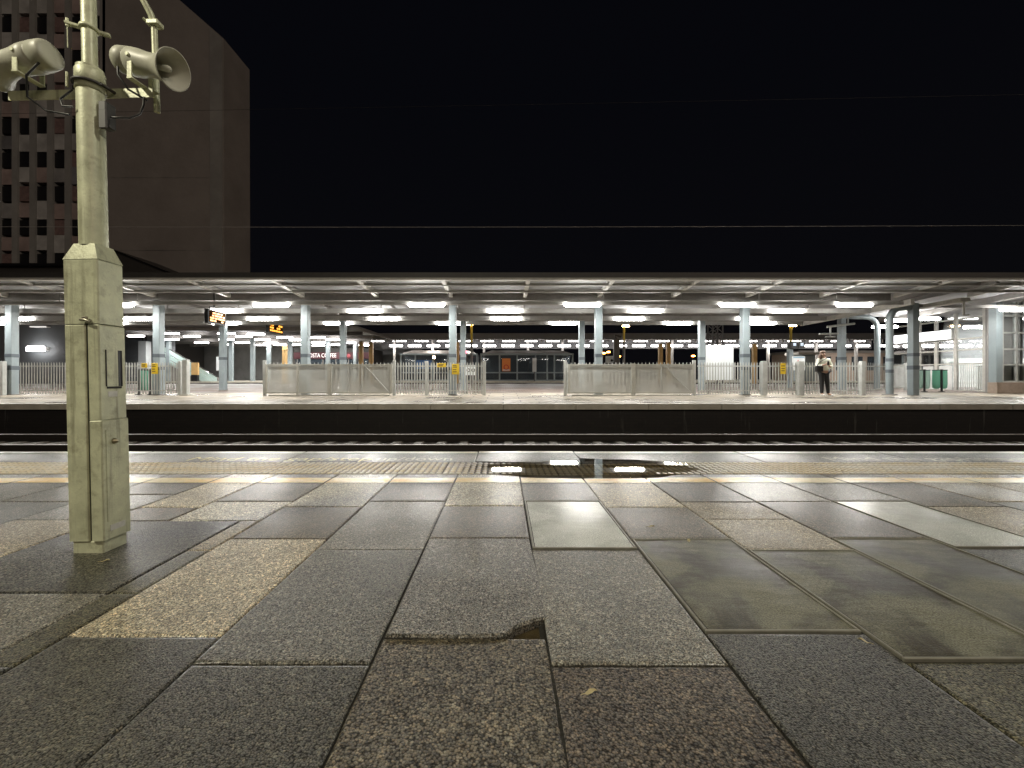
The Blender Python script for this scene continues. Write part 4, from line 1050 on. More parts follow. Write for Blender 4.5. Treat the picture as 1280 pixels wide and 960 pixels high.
b = MB(); b.tube([(WX(1034, Y), Y, WZ(408.5, Y)), (WX(1068, Y), Y, WZ(404.5, Y))], .045, 8); b.tube([(WX(1038, Y), Y, WZ(409, Y)), (WX(1038, Y), Y, WZ(420, Y))], .03, 8)
b.tube([(WX(1024, Y), Y, WZ(417.5, Y)), (WX(1048, Y), Y, WZ(417, Y))], .035, 8); b.tube([(WX(1032, Y), Y, WZ(421, Y)), (WX(1044, Y), Y, WZ(421, Y))], .03, 8); b.tube([(WX(1060, Y), Y, WZ(405, Y)), (WX(1060, Y), Y, WZ(393, Y))], .03, 8)
P2(b, 'hanging_bracket', m_fence, 'white hanging bracket with cross arms beside the rear column', 'bracket')

# ------------------------------------------------------------------ far side: shed roof on the left, far canopy, buildings
sh = thing('shed_roof', (-25, 34, FZ), 'low grey shed roof at left with many tube lights', 'canopy'); SO = Vector((-25, 34, FZ))
def SH(b, n, m):
    o = b.build(n, m); o.location = Vector(o.location) - SO; o.parent = sh; return o
xe = WX(455, 30)
SH(MB().box(-60, xe, 27.2, 44, 4.0, 4.12), 'roof_sheet', m_roof)
for y in (27.3, 30.2, 32.7, 35.6, 38.1, 41): SH(MB().box(-60, xe - .2, y, y + .14, 3.74, 3.99), 'purlin', m_beam)
SH(MB().box(-60, xe + 1.5, 43.6, 43.8, FZ, 3.95), 'wall', M('shed_rear_wall', (.24, .24, .235), .7, var=.2, scale=.8, dirt=.3))
b = MB(); pts = [(xe - .0, 4.06), (xe + .5, 4.02), (xe + .95, 3.88), (xe + 1.2, 3.66), (xe + 1.15, 3.62), (xe + .85, 3.8), (xe + .45, 3.92), (xe, 3.96)]
b.prism([(x, 27.2, z) for x, z in pts], (0, 16, 0)); SH(b, 'curved_eave', m_beam)
for px, Y in ((211, 33), (289, 34), (316, 34.5), (336, 36), (362.5, 35), (410, 33), (444, 36)):
    SH(MB().bbox(WX(px, Y) - .14, WX(px, Y) + .14, Y - .14, Y + .14, FZ, 3.98 if Y < 99 else 3.7, .02), 'column', m_col)
fp = None; k = 0
shed = [(8, 438), (170, 420), (213, 416.8), (214, 424.3), (240, 420.3), (252, 428.3), (283, 417), (283, 424.4), (283, 430.5), (305, 420.5), (303, 428), (328, 424.3), (339, 428.8), (356, 422), (371, 425), (350, 431), (328, 431.2), (397, 422),
        (417, 424.6), (373, 431), (398, 428), (398, 432), (422, 431), (437, 428.6), (456, 431.6), (320, 417.5)]
for px, py in shed:
    Y = 2.95 * F / (HZ - py)
    strip_lamp(WX(px, Y), Y, 3.55, 62.)
    k += 1; lab = f'small bright tube light under the left shed roof, {"upper" if py < 421 else "middle" if py < 427 else "lower"} row, {"near stairs" if px < 260 else "beside second column row" if px < 330 else "above the maroon shop sign"}'
    if fp is None:
        fp = MB().bbox(-.56, .56, -.09, .09, -.05, .05, .02).build('tube_light', m_tube_far); fp.location = (WX(px, Y), Y, 3.61); tag(fp, lab, 'tube light', 'tube lights under the shed roof')
    else:
        o = fp.copy(); COL.objects.link(o); o.location = (WX(px, Y), Y, 3.61); o['label'] = lab
# give those lights names that single each of them out: order from the left within its row
for rn, lo, hi in (('upper', 0, 421), ('middle', 421, 427), ('lower', 427, 999)):
    ls = sorted([o for o in COL.objects if o.get('group') == 'tube lights under the shed roof' and lo <= HZ - 2.95 * F / o.location.y < hi], key=lambda o: o.location.x / o.location.y)
    for i, o in enumerate(ls): o['label'] = f'small tube light under the left shed roof, {rn} row, {ORD[i]} from the left'

fc = thing('far_canopy', (10, 34, FZ), 'far platform canopy with ribbed grey fascia and two rows of lights', 'canopy'); FO = Vector((10, 34, FZ))
def FC(b, n, m):
    o = b.build(n, m); o.location = Vector(o.location) - FO; o.parent = fc; return o
m_farf = M('grey_soffit_board', (.10, .10, .105), .6, dirt=.2)
m_fascia = ribbed_mat('ribbed_fascia', (.20, .20, .205), 4.2, 'X', .05, .55)
fx0 = WX(460, 33); fx1 = WX(1140, 33)
FC(MB().box(fx0, fx1, 33, 33.1, WZ(424, 33), WZ(416.5, 33)), 'fascia', m_fascia)
FC(MB().box(fx0, fx1, 33.1, 40, WZ(417, 33) - .2, WZ(416.5, 33) - .01), 'roof', m_beam)
FC(MB().box(fx0, fx1, 36.6, 36.75, WZ(436, 36.6), WZ(424, 36.6)), 'soffit_board', m_farf)
for px in (493, 541, 605, 660, 703, 770, 840, 900, 960, 1020, 1070):
    FC(MB().bbox(WX(px, 35.6) - .09, WX(px, 35.6) + .09, 35.5, 35.7, FZ, WZ(425, 35.6), .01), 'column', m_beam)
b = MB()
for i in range(130):
    x = fx0 + (fx1 - fx0) * (i + .5) / 130; b.box(x - .03, x + .03, 33.15, 33.22, WZ(428.5, 33.1), WZ(424, 33.1) + .05)
FC(b, 'slat_row', m_beam)
for Y, py, x0, dx, n, nm in ((34.6, 426.4, 472, 27.4, 23, 'upper'), (35.2, 432.2, 495, 23.35, 27, 'lower')):
    for i in range(n):
        px = x0 + dx * i
        o = fp.copy(); COL.objects.link(o); o.location = (WX(px, Y), Y, WZ(py, Y)); o['label'] = f'far tube light in the {nm} row of the far canopy, {ORD[i]} from the left'; o['group'] = 'tube lights of the far canopy'
        if i % 2 == 0 and nm == 'lower': strip_lamp(WX(px, Y), Y, WZ(py, Y) - .08, 60.)
        o.scale = (.95, .6, 1.5 if nm == 'lower' else .75)

# dark building at far left with wall lamps
bl = thing('slate_building', (-32, 26.9, -1.2), 'dark slate grey building wall with a white wall lamp, behind the left fence', 'building')
MB().box(-30, WX(128, 26.9) + 32, 0, .3, 0, WZ(404, 26.9) + 1.2).build('wall', m_wallgrey, bl)
bl2 = thing('ribbed_wall_building', (-30, 33.6, FZ), 'grey horizontally ribbed wall between the mast and the teal stair', 'building')
MB().box(-8, WX(213, 33.6) + 30, 0, .5, 0, 3.6).build('ribbed_cladding', m_ribwall, bl2)
MB().box(-8, WX(213, 33.6) + 30.02, -.06, -.002, 0, .35).build('plinth', m_wallgrey, bl2)
t = thing('wall_lamp', at(46.5, 436, 26.6), 'bright white wall lamp on the slate building', 'wall lamp'); MB().bbox(-.58, .58, -.18, 0, -.16, .16, .07).build('diffuser', m_tube_far, t); MB().box(-.5, .5, .002, .29, -.1, .1).build('back_plate', m_house, t)
t = thing('wall_lamp', at(48.5, 408.5, 26.6), 'thin dim strip lamp high on the slate building', 'wall lamp'); MB().box(-.48, .48, -.1, 0, -.035, .035).build('diffuser', emit('dim_strip_glow', (1, .95, .9), .8), t); MB().box(-.45, .45, .002, .29, -.03, .03).build('back_plate', m_house, t)

# stair with teal glass balustrade
Y = 32.9; a, c = at(206, 433, Y), at(271, 471, Y)
st = thing('footbridge_stair', (c.x, Y, FZ), 'footbridge stair with teal glass balustrade descending to the right', 'stair'); O = Vector((c.x, Y, FZ))
A_, C_ = a - O, c - O
b = MB(); nn = 12
for i in range(nn):
    x0 = A_.x + (C_.x - A_.x) * i / nn; x1 = A_.x + (C_.x - A_.x) * (i + 1) / nn; z = max(.05, A_.z - .75 + (C_.z - A_.z) * (i + .5) / nn)
    b.box(x0, x1 - .002, .1, 1.7, 0, z)
b.build('steps', m_beam, st)
for k in range(3):
    dz = -.08 - k * .42; b = MB(); b.prism([(A_.x, 0, A_.z + dz), (A_.x, 0, A_.z + dz - .34), (C_.x, 0, C_.z + dz * .75 - .30), (C_.x, 0, C_.z + dz * .75)], (0, .03, 0)); b.build('glass_panel', m_teal, st)
b = MB(); b.tube([A_, C_], .04, 8); b.build('handrail', m_dark, st)
t = thing('poster_totem', (WX(244, 31.9 + .5), 32.4, FZ), 'orange poster totem with black base before the stair', 'totem'); MB().box(-.25, .25, -.1, .1, 0, .5).build('base', m_black, t); MB().bbox(-.26, .26, -.08, .08, .502, 1.45, .01).build('panel', m_buff, t)
t = thing('notice_board', (WX(274, 33.2), 33.2, FZ), 'white upright notice board right of the stair foot', 'board'); MB().box(-.04, .04, .03, .08, 0, 1.1).build('post', m_dark, t); MB().bbox(-.22, .22, -.03, .028, .85, 1.95, .01).build('panel', m_white, t)
t = thing('equipment_cabinet', (WX(181, 29.5), 32.6, FZ), 'pale blue upright cabinet behind the left fence', 'cabinet'); w = 10 * 32.6 / F / 2
t.location.x = WX(181, 32.6); z1 = WZ(426.5, 32.6) - FZ
MB().bbox(-w, w, -.25, .25, 1.0, z1, .02).build('body', m_white, t); MB().box(-.12, .12, -.12, .12, 0, .998).build('leg', m_beam, t); b = MB(); b.tube([(-.15, 0, z1), (-.2, 0, z1 + .3), (.2, 0, z1 + .5)], .05, 6); b.tube([(.15, 0, z1), (0, 0, z1 + .55)], .05, 6); b.build('mast_bracket', m_dark, t)

# shop on the far platform
Y = 37.; sx0, sx1 = WX(368, Y), WX(462, Y)
shp = thing('coffee_kiosk', ((sx0 + sx1) / 2, Y, FZ), 'coffee shop front with maroon sign under the shed roof', 'shop'); hw = (sx1 - sx0) / 2
MB().box(-hw, hw, 0, 4, 0, 2.9).build('wall', m_dark, shp)
f_ = MB().bbox(-hw, hw, -.15, -.002, WZ(448.5, Y) - FZ, WZ(440.5, Y) - FZ, .02).build('sign_fascia', m_maroon, shp)
text_mesh('sign_lettering', 'COSTA COFFEE', .52, emit('sign_letter_glow', (1, .93, .9), 1.1), f_, (WX(383.5, Y) - (sx0 + sx1) / 2, -.16, WZ(446.8, Y) - FZ), (math.radians(90), 0, 0), ext=.01, width=WX(421, Y) - WX(383.5, Y))
MB().lathe((WX(436.5, Y) - (sx0 + sx1) / 2, -.155, WZ(444.8, Y) - FZ), (0, -1, 0), [(0, .17), (.02, .17), (.02, 0)], 20).build('round_emblem', M('pink_emblem', (.45, .10, .12), .5), f_)
b = MB()
for px in (372, 388, 404, 420, 436, 452): b.box(WX(px, Y) - (sx0 + sx1) / 2 - .04, WX(px, Y) - (sx0 + sx1) / 2 + .04, -.06, -.002, 0, WZ(449, Y) - FZ)
b.build('shopfront_frame', m_beam, shp)
MB().box(-hw + .1, hw - .1, -.03, -.01, .1, WZ(449.2, Y) - FZ).build('shopfront_glass', m_glass_blue, shp)

# waiting shelters
m_shroof = M('brownish_shelter_roof', (.07, .062, .055), .75)
def shelter(px0, px1, Y, lab, posts, poster, glassm, gpanel=None):
    X0, X1 = WX(px0, Y), WX(px1, Y); o = (X0 + X1) / 2; hw = (X1 - X0) / 2
    t = thing('waiting_shelter', (o, Y, FZ + .02), lab, 'shelter', 'waiting shelters on the far platform'); z = FZ + .02
    top = WZ(442.5, Y) - z
    b = MB(); r = WZ(437.5, Y) - z
    b.add([(-hw, 0, top), (hw, 0, top), (hw, 2, top), (-hw, 2, top), (-hw + .9, .5, r), (hw - .9, .5, r), (hw - .9, 1.5, r), (-hw + .9, 1.5, r)], [(0, 3, 2, 1), (0, 1, 5, 4), (1, 2, 6, 5), (2, 3, 7, 6), (3, 0, 4, 7), (4, 5, 6, 7)]); b.build('roof', m_shroof, t)
    b = MB(); b.box(-hw, hw, -.06, -.002, top - .1, top + .04); b.build('fascia', m_col, t)
    for px in posts: MB().box(WX(px, Y) - o - .06, WX(px, Y) - o + .06, 0, .12, 0, top - .102).build('post', m_col, t)
    b = MB(); b.box(-hw, hw, .02, .1, WZ(466.5, Y) - z, WZ(465, Y) - z); b.box(-hw, hw, .02, .1, .02, .1); b.build('rail', m_col, t)
    MB().add([(-hw, .06, .1), (hw, .06, .1), (hw, .06, top - .1), (-hw, .06, top - .1)], [(0, 1, 2, 3)]).build('glass_pane', glassm, t)
    MB().box(-hw, hw, 1.95, 2.0, 0, top - .02).build('back_panel', m_wallgrey, t)
    MB().box(-hw, hw, .11, .13, .11, WZ(467, Y) - z).build('kick_panel', M('dark_kick_panel', (.02, .025, .03), .4), t)
    if poster:
        a, c, p0, p1 = poster; pl = MB().bbox(WX(a, Y) - o, WX(c, Y) - o, -.03, .02, WZ(p1, Y) - z, WZ(p0, Y) - z, .01).build('poster', m_orange, t)
        b = MB(); xc = (WX(a, Y) + WX(c, Y)) / 2 - o; zc = WZ(459, Y) - z
        b.tube([(xc + .18 * math.cos(q), -.034, zc + .18 * math.sin(q)) for q in [i * math.pi / 8 for i in range(17)]], .035, 6); b.build('poster_ring', m_red, pl)
        MB().box(WX(a, Y) - o + .06, WX(c, Y) - o - .06, -.036, -.031, WZ(463.3, Y) - z, WZ(461.8, Y) - z).build('poster_strip', m_white, pl)
    return t
shelter(600.5, 717, 33.6, 'blue grey glazed waiting shelter with orange poster seen through the fence opening', (601.5, 624.5, 646.5, 669.5, 684, 693, 716), (627.5, 638, 448, 464), m_glass_blue)
t = thing('notice_board', (WX(668, 33.2), 33.2, FZ), 'white panel figure board standing before the shelter glass', 'board'); MB().box(-.03, .03, 0, .05, 0, 1.4).build('post', m_dark, t); MB().bbox(-.16, .16, -.03, -.001, .75, 1.85, .01).build('panel', m_white, t)
s2 = shelter(500, 597, 35., 'plain grey roofed waiting shelter with blue panels behind the middle fence', (501, 519, 541, 560, 578, 596), None, m_glass_blue)
for pa, pb in ((520, 540),):
    Y = 35.; MB().box(WX(pa, Y) - s2.location.x, WX(pb, Y) - s2.location.x, -.02, .0, 1.0, 1.75).build('blue_panel', M('blue_panel_paint', (.05, .12, .28), .4), s2)

# posts, lamps and masts between the platforms
for i, (px, y0, y1, Y, lab) in enumerate(((825.5, 430, 464, 31, 'buff coloured post rising behind the right mesh gate'), (835.5, 428, 464, 31, 'pale buff post with white side behind the right mesh gate'),
                                       (943, 430, 470, 31, 'buff post with crossbar behind the fence right of the white board'), (571.5, 428, 460, 30.5, 'buff post just right of the third front column'),
                                       (356, 432, 460, 31, 'buff post behind the left end of the left gate'), (451.5, 427, 462, 31, 'buff post right of the maroon shop sign'), (464, 428, 445, 31.2, 'short buff post right of the maroon shop sign'))):
    w = 4.6 * Y / F / 2; t = thing('buff_post', (WX(px, Y), Y, FZ - 1.5), lab, 'post', 'buff posts between the platforms'); zt_ = WZ(y0, Y) - (FZ - 1.5)
    MB().bbox(-w, w, -w, w, 0, zt_, .02).build('shaft', m_buff, t)
    b = MB(); b.box(-w * 1.15, w * 1.15, -w * 1.15, w * 1.15, zt_ - .36, zt_ - .31); b.build('crossbar', m_buff, t)
    MB().bbox(-w * .9, w * .9, -w * .9, w * .9, zt_ + .001, zt_ + .05, .01).build('cap', m_plate, t)
for px, py, pb, Y, lab in ((589.5, 405, 470, 27.5, 'yellow lamp post with lit head right of the third front column'), (780, 407, 470, 27.5, 'yellow lamp post with lit head right of the fifth front column'),
                           (988.5, 406.5, 470, 27.5, 'yellow lamp post with lit head left of the standing person')):
    zb = -1.2; t = thing('lamp_post', (WX(px, Y), Y, zb), lab, 'lamp post', 'yellow lamp posts'); zt_ = WZ(py, Y) - zb
    MB().tube([(0, 0, WZ(428, Y) - zb), (0, 0, zt_)], .075, 10).build('shaft_extension', m_ylamp, t); MB().tube([(0, 0, 0), (0, 0, WZ(428.1, Y) - zb)], .08, 10).build('shaft', m_beam, t)
    s = -1 if px < 600 else 1
    MB().bbox(-.26 + s * .12, .26 + s * .12, -.12, .12, zt_ + .02, zt_ + .09, .02).build('hood', m_dark, t)
    MB().bbox(-.22 + s * .12, .22 + s * .12, -.09, .09, zt_ - .07, zt_ + .019, .02).build('lamp_head', m_lampwarm, t)
Y = 27.; t = thing('lattice_mast', (WX(894, Y), Y, -1.2), 'black lattice mast behind the large white board', 'mast'); w = .32
b = MB()
for sx in (-1, 1):
    for sy in (-1, 1): MB().bar((sx * w, sy * w, 0), (sx * w, sy * w, WZ(404, Y) + 1.2), .07, .07).build('leg', m_dark, t)
b = MB(); z = 2.
while z < WZ(404, Y) + .9:
    for sy in (-1, 1): b.bar((-w, sy * w, z), (w, sy * w, z + .55), .04, .04, up=(0, 1, 0)); b.bar((w, sy * w, z), (-w, sy * w, z + .55), .04, .04, up=(0, 1, 0))
    z += .55
b.build('bracing', m_dark, t)
Y = 20.; t = thing('monitor_mount', (WX(987.5, Y), Y, iz(Y)), 'two black monitors on a grey post left of the standing person', 'monitor'); z0 = iz(Y)
MB().bbox(-.1, .1, -.1, .1, 0, WZ(429, Y) - z0, .01).build('post', m_col, t)
for px in (987, 996):
    x = WX(px, Y) - t.location.x; m_ = MB().bbox(x - .16, x + .16, -.35, -.11, WZ(436, Y) - z0, WZ(427.5, Y) - z0, .02).build('monitor', m_black, t); MB().box(x - .07, x + .07, -.354, -.351, WZ(433, Y) - z0, WZ(429.5, Y) - z0).build('screen', m_screen, m_)
for px, py, Y, mt, r, lab in ((542.5, 446.5, 31, m_lampwarm, .10, 'star bright warm lamp behind the middle fence'), (582.5, 440, 31, m_redlamp, .09, 'red signal lamp right of the third front column')):
    t = thing('signal_lamp', (WX(px, Y), Y, -1.2), lab, 'lamp'); MB().tube([(0, .12, 0), (0, .12, WZ(py, Y) + 1.35)], .05, 8).build('post', m_dark, t); MB().sphere((0, 0, WZ(py, Y) + 1.2), r).build('lens', mt, t)
for i, (px, py, lab) in enumerate(((755, 441.5, 'distant orange street lamp left of a brighter pair'), (760.5, 440, 'distant orange street lamp nearest the fifth column, upper one'), (773.5, 445.5, 'distant low orange street lamp beside the dark signal post'), (866.5, 445, 'distant orange street lamp left of the large white board'),
                                   (1037.5, 445.5, 'distant orange street lamp just right of the standing person'), (1087, 444.5, 'distant orange street lamp left of the bent pipe column'))):
    Y = 75.; t = thing('street_lamp', (WX(px, Y), Y, -1.2), lab, 'street lamp', 'distant orange street lamps'); MB().tube([(0, .3, 0), (0, .3, WZ(py, Y) + 1.2), (0, 0, WZ(py, Y) + 1.45)], .06, 8).build('post', m_dark, t); MB().sphere((0, 0, WZ(py, Y) + 1.2), .24, 1.5, 1, .6).build('lamp_head', m_sodium, t)
Y = 30.; t = thing('signal_post', (WX(770.5, Y), Y, -1.2), 'dark signal post with ladder cap left of the right gate post', 'signal'); b = MB(); b.bbox(-.2, .2, -.15, .15, 0, WZ(424, Y) + 1.2, .02); b.build('shaft', m_dark, t); b = MB(); b.tube([(0, 0, WZ(424, Y) + 1.2), (-.1, 0, WZ(419, Y) + 1.2), (.35, 0, WZ(421, Y) + 1.2)], .07, 8); b.build('signal_head', m_dark, t)
Y = 38.; t = thing('station_room', (WX(1060, Y), Y, FZ), 'pale single storey room with dark windows under the right end of the far canopy', 'building'); w_ = 60 * Y / F
MB().box(-w_, w_ * 1.4, 0, 4, 0, 2.55).build('wall', m_brickbase, t); MB().box(-w_ - .2, w_ * 1.4 + .2, -.2, 4.2, 2.552, 2.75).build('roof', m_beam, t)
for i in range(7): MB().box(-w_ + .35 + i * 1.45, -w_ + 1.35 + i * 1.45, -.03, -.004, .95, 2.2).build('window', m_glass_blue, t)
Y = 33.; X = WX(1010.5, Y)
t = thing('platform_kiosk', (X, Y, FZ), 'grey flat roofed kiosk behind the standing person', 'kiosk'); MB().bbox(-.55, .55, 0, 1.2, 0, 2.1, .02).build('wall', m_col, t); MB().bbox(-.95, .75, -.25, 1.4, 2.102, 2.3, .03).build('roof', m_pale, t)
t = thing('notice_board', (WX(763, 30.), 30.8, FZ - .5), 'white notice panel with black marks above the right gate', 'board'); t.location.x = WX(763, 30.8)
zz = FZ - .5; MB().box(-.05, .05, .03, .09, 0, WZ(455, 30.8) - zz).build('post', m_dark, t); pn = MB().bbox(-.36, .36, -.03, .028, WZ(454, 30.8) - zz, WZ(445, 30.8) - zz, .01).build('panel', m_white, t)
MB().lathe((.1, -.032, WZ(450.5, 30.8) - zz), (0, -1, 0), [(0, .1), (.004, .1), (.004, 0)], 14).build('black_mark', m_black, pn)

# ------------------------------------------------------------------ tower at the left, wires
TY = 45.; tw = thing('office_tower', (-40, TY, -1.2), 'tall dim concrete office tower with window grid and blank slanted end wall', 'building'); TO = Vector((-40, TY, -1.2))
def T(b, n, m, par=None):
    o = b.build(n, m)
    if par is None: o.location = Vector(o.location) - TO; o.parent = tw
    else: o.parent = par
    return o
def tp_(px, py): q = at(px, py, TY); return (q.x, TY, q.z)
out = [tp_(128, 505), tp_(281, 505), tp_(279.5, 48), tp_(222, -2), tp_(160, -56), tp_(128, -60)]
T(MB().prism(out, (0, 4.6, 0)), 'gable_wall', m_concbld)
T(MB().prism([tp_(264, 505), tp_(279, 505), tp_(278, 49), tp_(263, 36)], (0, -.12, 0)), 'pilaster', m_concrib)
for py in (222, 313): T(MB().box(WX(135, TY), WX(262, TY), TY - .02, TY - .001, WZ(py + .4, TY), WZ(py - .4, TY)), 'joint_strip', m_span)
gx0, gx1 = WX(-40, TY), WX(127, TY)
T(MB().box(gx0, gx1, TY + 1.2, TY + 12, -1.2, WZ(-60, TY)), 'wall', m_span)
for k in range(-1, 7): x = WX(-4 + 22 * k, TY); T(MB().box(x - .30, x + .30, TY, TY + 1.19, -1.2, WZ(-60, TY)), 'rib', m_concrib)
m_spans = [M('tower_spandrel_tone', c_, .5, var=.35, scale=.4) for c_ in ((.48, .475, .46), (.32, .315, .31), (.20, .20, .21), (.38, .30, .28))]
for r in range(10):
    yc = 326 - 42.5 * r
    T(MB().box(gx0, gx1, TY + .9, TY + 1.18, WZ(yc + 33, TY), WZ(yc + 9.5, TY)), 'sill_band', m_span)
    for c in range(6):
        px = 7 + 22 * c; x = WX(px, TY)
        if x > gx1 - .5: continue
        T(MB().box(x - .62, x + .62, TY + .14 + random.uniform(0, .05), TY + .89, WZ(yc + 31 + random.uniform(-3, 2), TY), WZ(yc + 11 + random.uniform(-2, 2), TY)), 'spandrel', random.choice(m_spans))
        w = T(MB().box(x - .64, x + .64, TY + .22, TY + .80, WZ(yc + 9.3, TY), WZ(yc - 9.3, TY)), 'window', m_win if random.random() < .72 else m_winlit)
# low dark roof in front of the tower
t = thing('pitched_roof_building', (WX(165, 38), 38, -1.2), 'dark low pitched roof building in front of the tower', 'building')
z1, z2 = WZ(313, 38) + 1.2, WZ(340, 38) + 1.2; MB().prism([(-1.7, 0, z1), (3.0, 0, z2), (3.0, 0, 0), (-3.4, 0, 0), (-3.4, 0, z1 - .2)][::-1], (0, 5, 0)).build('wall', m_dark, t); MB().prism([(-1.8, -.1, z1 + .01), (3.1, -.1, z2 + .01), (3.1, -.1, z2 + .12), (-1.8, -.1, z1 + .14)], (0, 5.2, 0)).build('roof', m_black, t)
t = thing('flat_roofed_building', (WX(35, 36), 36, -1.2), 'dark unlit flat roofed block at the tower foot', 'building'); MB().box(-14, WX(95, 36) - WX(35, 36), 0, 6, 0, WZ(333, 36) + 1.2).build('wall', m_dark, t); MB().box(-14.3, WX(97, 36) - WX(35, 36), -.3, 6.3, WZ(333, 36) + 1.202, WZ(330, 36) + 1.2).build('roof', m_black, t)
for Y, pl, pr, r, lab in ((22., 283.2, 281.5, .014, 'thin pale overhead wire across the night sky'), (30., 142, 118, .010, 'faint upper overhead wire high in the night sky')):
    b = MB(); n = 24; pts = []
    for i in range(n + 1):
        px = -100 + 1480 * i / n; py = pl + (pr - pl) * (px / 1280); pts.append((WX(px, Y), Y, WZ(py, Y) - .06 * math.sin(math.pi * i / n)))
    b.tube(pts, r, 6); P2(b, 'overhead_wire', m_wire if Y < 25 else m_dark, lab, 'wire')

# ------------------------------------------------------------------ person
PY = 13.55; pz = iz(PY); per = None
SC = WZ(439.6, PY) - pz           # standing height
def skin(name, verts, edges, radii, mat, parent, sub=2):
    me = bpy.data.meshes.new(name); me.from_pydata(verts, edges, []); o = bpy.data.objects.new(name, me); COL.objects.link(o)
    md = o.modifiers.new('s', 'SKIN'); md.use_smooth_shade = True
    for v, r in zip(me.skin_vertices[0].data, radii): v.radius = (r, r) if not isinstance(r, tuple) else r
    me.skin_vertices[0].data[0].use_root = True
    o.modifiers.new('u', 'SUBSURF').levels = sub; o.modifiers['u'].render_levels = sub
    dg = bpy.context.evaluated_depsgraph_get(); m2 = bpy.data.meshes.new_from_object(o.evaluated_get(dg)); bpy.data.objects.remove(o)
    m2.materials.clear(); m2.materials.append(mat); m2.polygons.foreach_set('use_smooth', [True] * len(m2.polygons))
    o = bpy.data.objects.new(name, m2); COL.objects.link(o)
    if parent: o.parent = parent
    return o
k = SC / 1.68
def q(*p): return tuple(c * k for c in p)
# local frame: x to the right in the picture, y away from the camera; body turned a little to the left
V = [q(0, 0, .93), q(0, 0, 1.08), q(.0, 0, 1.25), q(-.01, 0, 1.38), q(-.03, -.02, 1.46), q(-.05, -.04, 1.56), q(-.055, -.05, 1.63),
     q(-.085, 0, .88), q(-.075, -.01, .50), q(-.055, .02, .09), q(-.085, -.12, .035),
     q(.085, 0, .88), q(.125, -.02, .50), q(.19, .02, .09), q(.25, -.09, .035),
     q(-.17, 0, 1.36), q(-.25, -.04, 1.10), q(-.14, -.22, 1.18), q(-.09, -.25, 1.21),
     q(.17, 0, 1.36), q(.25, -.03, 1.10), q(.06, -.22, 1.12), q(.0, -.25, 1.16)]
E = [(0, 1), (1, 2), (2, 3), (3, 4), (4, 5), (5, 6), (0, 7), (7, 8), (8, 9), (9, 10), (0, 11), (11, 12), (12, 13), (13, 14), (3, 15), (15, 16), (16, 17), (17, 18), (3, 19), (19, 20), (20, 21), (21, 22)]
R = [.13, .12, .13, .11, .05, .085, .075, .085, .06, .042, .035, .085, .06, .042, .035, .055, .042, .033, .026, .055, .042, .033, .026]
per = skin('person', V, E, [r * k for r in R], m_skin, None)
per.location = (WX(1029.5, PY), PY, pz); tag(per, 'person in pale green jacket and black trousers, looking down at a phone', 'person')
JV = [V[0], V[1], V[2], V[3], q(-.025, -.01, 1.43), V[15], V[16], q(-.165, -.18, 1.165), V[19], V[20], q(.10, -.175, 1.11)]
skin('jacket', JV, [(0, 1), (1, 2), (2, 3), (3, 4), (3, 5), (5, 6), (6, 7), (3, 8), (8, 9), (9, 10)], [(.185 * k, .155 * k), (.185 * k, .155 * k), (.18 * k, .15 * k), .135 * k, .078 * k, .088 * k, .085 * k, .06 * k, .088 * k, .085 * k, .06 * k], m_jacket, per)
skin('trousers', [q(0, 0, .97)] + [V[7], V[8], V[9], V[11], V[12], V[13]], [(0, 1), (1, 2), (2, 3), (0, 4), (4, 5), (5, 6)], [.15 * k, .105 * k, .078 * k, .056 * k, .105 * k, .078 * k, .056 * k], m_trouser, per)
for a_, b_ in ((9, 10), (13, 14)):
    va, vb = Vector(V[a_]), Vector(V[b_]); skin('shoe', [va + Vector((0, .03 * k, -.045 * k)), vb + Vector((0, .02, .0)), vb + Vector((0.01, -.06 * k, -.005))], [(0, 1), (1, 2)], [.047 * k, .045 * k, .034 * k], m_shoe, per)
b = MB(); hc = Vector(q(-.05, -.028, 1.61)); b.sphere(hc + Vector((.012 * k, .02 * k, .018 * k)), .098 * k, 1, 1.0, .98); hb = b.build('hair', m_hair, per)
skin('hair_length', [hc + Vector((-.06 * k, .03 * k, 0)), hc + Vector((-.10 * k, -.01 * k, -.12 * k)), hc + Vector((-.12 * k, -.05 * k, -.24 * k))], [(0, 1), (1, 2)], [.05 * k, .055 * k, .035 * k], m_hair, per)
# face
fc_ = Vector(q(-.055, -.115, 1.575))
for s in (-1, 1): MB().sphere(fc_ + Vector((s * .032 * k, -.012 * k, .02 * k)), .011 * k, n=8, m=6).build('eye', m_black, per)
MB().sphere(fc_ + Vector((0, -.02 * k, -.008 * k)), .014 * k, .8, 1.2, 1.4, 8, 6).build('nose', m_skin, per); MB().sphere(fc_ + Vector((0, -.006 * k, -.045 * k)), .02 * k, 1.2, .5, .35, 8, 6).build('mouth', M('lips', (.4, .16, .14), .5), per)
for h, s in ((V[18], 1), (V[22], -1)):
    h = Vector(h)
    for i in range(4): skin('finger', [h + Vector((s * .0, -.005 * k, (i - 1.5) * .016 * k)), h + Vector((s * .035 * k, -.03 * k, (i - 1.5) * .018 * k)), h + Vector((s * .055 * k, -.01 * k, (i - 1.5) * .018 * k))], [(0, 1), (1, 2)], [.011 * k, .009 * k, .007 * k], m_skin, per, 1)
    skin('thumb', [h, h + Vector((s * .02 * k, -.02 * k, .035 * k)), h + Vector((s * .035 * k, -.025 * k, .055 * k))], [(0, 1), (1, 2)], [.013 * k, .01 * k, .008 * k], m_skin, per, 1)
ph = Vector(V[18]) + Vector((.045 * k, -.03 * k, .03 * k)) + per.location
